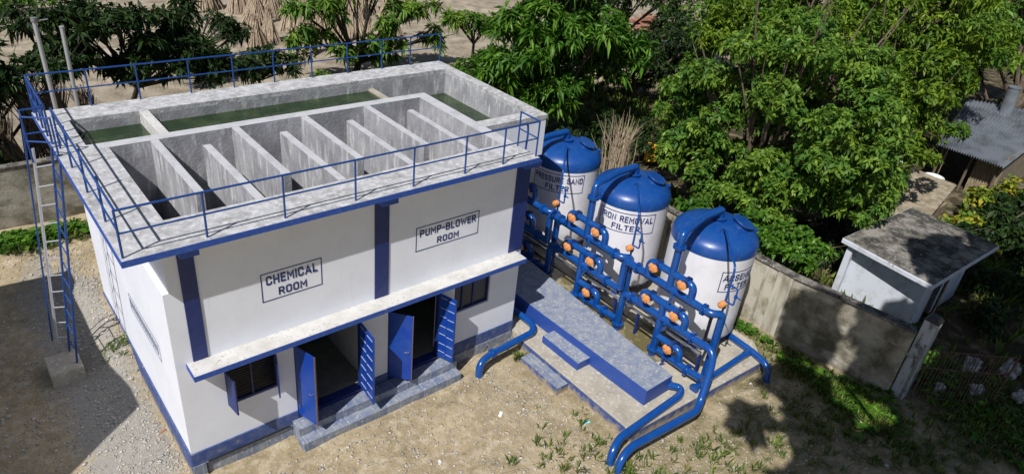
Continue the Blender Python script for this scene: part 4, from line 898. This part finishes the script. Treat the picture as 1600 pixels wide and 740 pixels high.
single(MB().obox((42.5,1.6,.9),(1.6,.25,.08),(-.1,.55,.05),(0,0,.05)).obox((42.5,1.6,.45),(1.2,.1,0),(0,.4,0),(0,0,.4)), 'tarpaulin', M['litterb'], 'bright blue tarpaulin heap beside the upper left edge of the tin roof', 'tarpaulin', bevel=.05)
single(MB().obox((40.8,.5,.7),(.9,.15,.1),(-.1,.4,.02),(0,0,.08)).obox((40.8,.5,.3),(.6,.1,0),(0,.3,0),(0,0,.32)), 'tile_stack', M['brick'], 'salmon-red stack of tiles beside the tin roof corner', 'tile stack', bevel=.03)
single(MB().obox((38.8,.3,.8),(1.0,.2,.12),(-.1,.55,0),(0,0,.06)).obox((38.8,.3,.38),(.7,.1,0),(0,.35,0),(0,0,.36)), 'cart', M['litter'], 'pale covered handcart under the leaves left of the shack', 'cart', bevel=.05)
mb = MB(); rr = random.Random(9)
for k in range(60):
    x = 48+rr.uniform(-2.2,2.2); y = 26.5+rr.uniform(-2.4,2.4); mb.obox((x,y,.15+rr.uniform(0,1.2)), Vector((rr.uniform(.3,.7),rr.uniform(-.4,.4),rr.uniform(-.15,.15))), Vector((rr.uniform(-.2,.2),rr.uniform(.15,.4),0)), Vector((0,0,rr.uniform(.04,.12))))
single(mb, 'tile_heap', M['brick'], 'heap of reddish clay tiles seen through the leaves at the top centre right', 'tile heap')
single(MB().obox((40.5,19.5,1.6),(1.6,-.6,.1),(.3,.8,.1),(0,0,.03)).box(40.1,40.9,19.1,19.9,0,1.55), 'tin_sheet', M['tin'], 'grey metal sheet resting on a stand among the leaves behind the drooping tree', 'sheet')
hs = thing('far_house', (44.5,50,0), 'small white house at the very top behind the slender tree', 'house')
MB().box(42.5,47.5,48.5,53,-.1,3.4).build('wall', M['white'], hs)
MB().box(42.2,47.8,48.2,53.3,3.4,3.6).build('roof', M['top'], hs)
for x in (43.2, 44.9): MB().box(x,x+.9,48.44,48.5,1.1,2.3).build('window', M['darkglass'], hs)
single(MB().obox((6.4,34.6,.2),(1.3,-.3,0),(.15,.7,0),(0,0,.18)), 'concrete_slab', M['pad'], 'grey concrete slab lying in the sandy yard behind the left tree', 'slab', bevel=.02)
single(MB().obox((8.3,33.6,.35),(.45,-.1,0),(.1,.4,0),(0,0,.38)), 'clay_block', M['orange'], 'orange-brown block beside the grey slab behind the left tree', 'block', bevel=.03)
yc = MB()
for k in range(6):
    a = k/5; yc.add([(25.0+.25*a,7.3-.3*a,.35+.04*math.sin(k*2)),(25.25+.25*a,7.1-.3*a,.45),(25.35+.25*a,7.15-.3*a,1.25),(25.1+.22*a,7.4-.3*a,1.3+.05*math.sin(k))],[(0,1,2,3)])
yo = single(yc, 'cloth', M['cloth'], 'bright yellow cloth hanging from a twig above the IRON REMOVAL tank', 'cloth'); yo.modifiers.new('thick','SOLIDIFY').thickness = .02
# sacks behind the gate
for i, (x,y,s_) in enumerate([(22.4,-9.9,.30),(21.2,-10.5,.22),(23.3,-10.8,.34),(22.2,-11.5,.22),(20.3,-9.7,.17)]):
    rs2 = random.Random(i+3); ph = [rs2.uniform(0,6) for _ in range(6)]; mb = MB(); nu, nv = 22, 12
    for a_ in range(nv+1):
        th = math.pi*a_/nv
        for b_ in range(nu):
            f = 2*math.pi*b_/nu
            r0 = s_*(1+.22*math.sin(3*f+ph[0]+2*th)+.16*math.sin(5*f+ph[1])*math.sin(4*th+ph[2])+.10*math.sin(9*f+ph[3]+5*th)+.08*math.sin(13*th+ph[4]+4*f))
            mb.v.append((x+r0*math.sin(th)*math.cos(f)*1.25, y+r0*math.sin(th)*math.sin(f)*.8, s_*.75+r0*.85*math.cos(th)))
    for a_ in range(nv):
        for b_ in range(nu): k = a_*nu+b_; k2 = a_*nu+(b_+1)%nu; mb.f.append((k, k+nu, k2+nu, k2))
    single(mb, 'sack', M['sack'], ['large crumpled white sack in the middle of the heap behind the gate','white sack leaning low behind the gate bars','tallest white sack at the far side of the heap behind the gate','white sack nearest the open end of the gate','small white sack closest to the whitewashed post'][i], 'sack', 'white sacks behind the gate', smooth=True)
# litter in the front yard
for i, (x,y,sx,sy,a,m_,lab) in enumerate([(7.6,-2.55,.10,.045,.6,'litter','small white scrap lying on the sand in front of the corner pipe'),(9.5,-4.15,.10,.05,-.4,'litterc','small pale turquoise wrapper beside the platform edge'),(5.2,-3.0,.06,.04,1.0,'litter','tiny white scrap on the sand in front of the blue steps'),(-.2,1.9,.09,.03,.3,'brick','small red brick chip on the gravel left of the building'),(16.9,-8.8,.12,.05,.8,'litter','white scrap in the shade near the stained wall')]):
    if m_ == 'litterc': M['litterc'] = mat('turquoise_wrapper', (.25,.60,.58), .5)
    g = float(gz(x,y)); c_, s_ = math.cos(a), math.sin(a)
    single(MB().obox((x,y,g+.02),(sx*c_,sx*s_,.01),(-sy*s_,sy*c_,.008),(0,0,.008)), 'litter', M[m_], lab, 'litter', 'scraps of litter on the ground')
# loose wires by the corner
wr = MB(); rw = random.Random(3)
for k in range(9):
    c0_ = Vector((9.55+rw.uniform(-.5,.35), -.32+rw.uniform(-.15,.1), .06)); pts_ = [c0_+Vector((rw.gauss(0,.28), rw.gauss(0,.07), abs(rw.gauss(0,.22)))) for _ in range(5)]
    wr.pipe(pts_, .008, 5, .12, 3)
single(wr, 'wire_tangle', M['steel'], 'tangle of thin pale wires lying against the building corner behind the elbow pipe', 'wires')
for i, (x,y,a,L_,lab) in enumerate([(15.1,-7.3,.5,.5,'short dry twig on the sunny patch beside the pipe tee'),(6.2,-4.2,-.3,.35,'dry twig on the sand in front of the middle of the steps'),(10.4,-7.0,1.2,.45,'dry twig among the weeds right of the pipe ends')]):
    c_, s_ = math.cos(a), math.sin(a)
    single(MB().sweep([(x,y,.02),(x+L_*c_,y+L_*s_,.05),(x+2*L_*c_+.05,y+2*L_*s_-.04,.03)],[.008,.012,.005],5), 'twig', M['stick'], lab, 'twig')
# fallen branch
single(MB().sweep([(17.0,-7.6,.05),(16.6,-8.6,.08),(16.3,-9.6,.05),(16.2,-10.3,.06)],[.012,.02,.018,.008],6), 'fallen_branch', M['stick'], 'thin pale fallen branch on the shaded weeds below the wall', 'branch')

# ---------------------------------------------------------------- ground cover (uncountable)
def blades(name, pts, n, h, wd, seed, mtl, flop=.6, kindlabel=None):
    r = np.random.default_rng(seed); P = np.repeat(pts, n, 0); K = len(P)
    a = r.uniform(0, 2*np.pi, K); q = r.uniform(.2,1,K)*flop
    hh = h*r.uniform(.5,1.3,K)*np.repeat(r.uniform(.6,1.4,len(pts)), n)
    b = P + np.stack([r.normal(0,.05,K), r.normal(0,.05,K), np.zeros(K)], 1)
    d = np.stack([np.cos(a)*q, np.sin(a)*q, np.ones(K)], 1)*hh[:,None]
    s = np.stack([-np.sin(a), np.cos(a), np.zeros(K)], 1)*wd*(hh/h)[:,None]
    mid = b + d*.55; tip = b + d; tip[:,2] -= hh*.3*q
    v = np.stack([b-s*.5, b+s*.5, mid+s, mid-s, tip], 1).reshape(-1,3); i = np.arange(K)*5
    quads = np.stack([i,i+1,i+2,i+3],1); tris = np.stack([i+3,i+2,i+4],1)
    me = bpy.data.meshes.new(name); me.vertices.add(len(v)); me.vertices.foreach_set('co', v.astype(np.float32).ravel())
    loops = np.concatenate([quads.ravel(), tris.ravel()]); me.loops.add(len(loops)); me.loops.foreach_set('vertex_index', loops.astype(np.int32))
    me.polygons.add(K*2); me.polygons.foreach_set('loop_start', np.concatenate([np.arange(K)*4, K*4+np.arange(K)*3]).astype(np.int32))
    at = me.attributes.new('tint','FLOAT','FACE'); at.data.foreach_set('value', np.tile(r.uniform(0,1,K),2).astype(np.float32))
    me.update(); me.validate()
    o = link_mesh(name, me, mtl); tag(o, kindlabel[0], kindlabel[1], kind='stuff'); return o
def scatter(seed, regions):
    r = np.random.default_rng(seed); out = []
    for (cx,cy,rx,ry,ang,n) in regions:
        p = r.normal(size=(n,2))*.5; c_, s_ = math.cos(ang), math.sin(ang)
        x = cx + p[:,0]*rx*c_ - p[:,1]*ry*s_; y = cy + p[:,0]*rx*s_ + p[:,1]*ry*c_
        out.append(np.stack([x, y, gz(x,y)-.01], 1))
    P = np.concatenate(out)
    bad = ((P[:,0]>-.05)&(P[:,0]<10.1)&(P[:,1]>-.78)&(P[:,1]<8.2)) | ((P[:,0]>9.9)&(P[:,0]<16.2)&(P[:,1]>-5.75)&(P[:,1]<9.6)) | ((P[:,0]>17.95)&(P[:,0]<18.35)&(P[:,1]<2)&(P[:,1]>-8.8))
    return P[~bad]
gp_ = scatter(7, [(17.2,-6.8,.8,1.4,.1,200),(17.4,-8.0,.9,1.1,.1,300),(17.4,-4.4,.4,1.0,0,34),(16.9,-9.6,1.2,1.6,0,220),(15.4,-8.2,1.6,1.6,0,90),(12.6,-7.6,2.2,1.0,.1,60),(11,-6.9,2.5,.6,0,40),(9.2,-6.0,.8,.4,0,26),(9.7,-.95,.2,.12,0,10),(8.6,-4.6,1.6,1.2,0,46),(20.8,-12.5,2.5,2.0,0,500),(20,-11,2,1.5,0,300),
                  (-.8,12.6,2.2,.5,0,260),(-3,12.8,2.5,.5,0,180),(-.35,5.2,.3,.4,0,14)])
blades('weeds', gp_, 11, .20, .014, 8, M['grass'], 1.0, ('low green weeds and grass tufts sprouting from the bare yard', 'weeds'))
gp2 = scatter(17, [(19,23.5,6,1.4,0,2600),(27,21,4,2.5,0,1400),(8,21,6,1.5,0,260),(30,14,6,5,0,700),(33,-8,5,3,0,900),(27,-14,6,4,0,900),(22,0,2,8,0,500)])
blades('grass', gp2, 9, .42, .03, 9, M['grass'], .9, ('long green grass growing behind the building and under the trees', 'grass'))
# leafy weeds along the left wall
r_ = np.random.default_rng(31)
def leafy(name, regions, seed, n, L, W, mtl, label):
    P = scatter(seed, regions); P[:,2] += .12*r_.uniform(.2,1.6,len(P)); D = np.tile([0,0,1.], (len(P),1))
    me = foliage_mesh(name, P, D, n, L, W, .25, .75, seed); o = link_mesh(name, me, M[mtl]); return tag(o, label, 'ground cover', kind='stuff')
leafy('ground_cover', [(20.5,22.5,3.0,1.6,0,420),(25,21.0,3.0,2.4,0,520),(16,24.0,3.0,1.2,0,200),(22,19,2.0,1.6,0,220),(-1.2,12.9,1.8,.45,0,200),(-3.5,13.0,1.8,.4,0,120),(17.4,-6.6,.6,1.0,.1,26),(17.8,-8.2,.6,1.0,.1,40),(17.0,-9.0,1.2,1.4,.1,36),(17.5,-4.0,.3,1.0,0,18),(21,-12,2.4,1.6,0,90),(21,-9.2,1.8,1.2,0,60)], 33, 8, .22, .06, 'leaf_a', 'broad-leaved green ground cover at the foot of the walls')
# gravel
def gravel():
    r = np.random.default_rng(3); P = []
    def reg(cx, cy, rx, ry, n): P.append(np.stack([r.uniform(cx-rx,cx+rx,n), r.uniform(cy-ry,cy+ry,n)],1))
    reg(5,-3.6,7,2.8,9000); reg(-1.6,5,2.2,8,6500); reg(12,-8,4,2.3,2200); reg(-.6,6,.8,6,4200); reg(9,-2.3,1.0,1.6,500); reg(5,22,7,4,1200)
    P = np.concatenate(P)
    bad = ((P[:,0]>-.06)&(P[:,0]<10.1)&(P[:,1]>-.78)&(P[:,1]<8.2)) | ((P[:,0]>9.45)&(P[:,0]<16.2)&(P[:,1]>-5.75)&(P[:,1]<9.6)) | ((P[:,0]<-1.2)&(P[:,0]>-2.1)&(P[:,1]<6.1)&(P[:,1]>5))
    P = P[~bad]; K = len(P); s = .010+.042*r.uniform(0,1,K)**3.4
    base = np.array([(1,0,0),(0,1,0),(-1,0,0),(0,-1,0),(0,0,.6),(0,0,-.6)],float)
    j = 1+.35*r.normal(size=(K,6,1)); ang = r.uniform(0,6.28,K); c_, s_ = np.cos(ang), np.sin(ang)
    V = base[None]*j*s[:,None,None]*np.stack([r.uniform(.8,1.7,K),r.uniform(.6,1.1,K),r.uniform(.5,1,K)],1)[:,None,:]
    X = V[...,0]*c_[:,None]-V[...,1]*s_[:,None]; Y = V[...,0]*s_[:,None]+V[...,1]*c_[:,None]
    V = np.stack([X+P[:,:1], Y+P[:,1:2], V[...,2]+gz(P[:,0],P[:,1])[:,None]+s[:,None]*.2], -1).reshape(-1,3)
    f = np.array([(0,1,4),(1,2,4),(2,3,4),(3,0,4),(1,0,5),(2,1,5),(3,2,5),(0,3,5)]); F = (np.arange(K)[:,None,None]*6+f[None]).reshape(-1,3)
    me = bpy.data.meshes.new('gravel'); me.vertices.add(len(V)); me.vertices.foreach_set('co', V.astype(np.float32).ravel())
    me.loops.add(F.size); me.loops.foreach_set('vertex_index', F.ravel().astype(np.int32))
    me.polygons.add(len(F)); me.polygons.foreach_set('loop_start', np.arange(len(F), dtype=np.int32)*3); me.update(); me.validate()
    tag(link_mesh('gravel', me, M['gravel']), 'loose pale gravel and stone chips strewn over the bare yard', 'gravel', kind='stuff')
gravel()
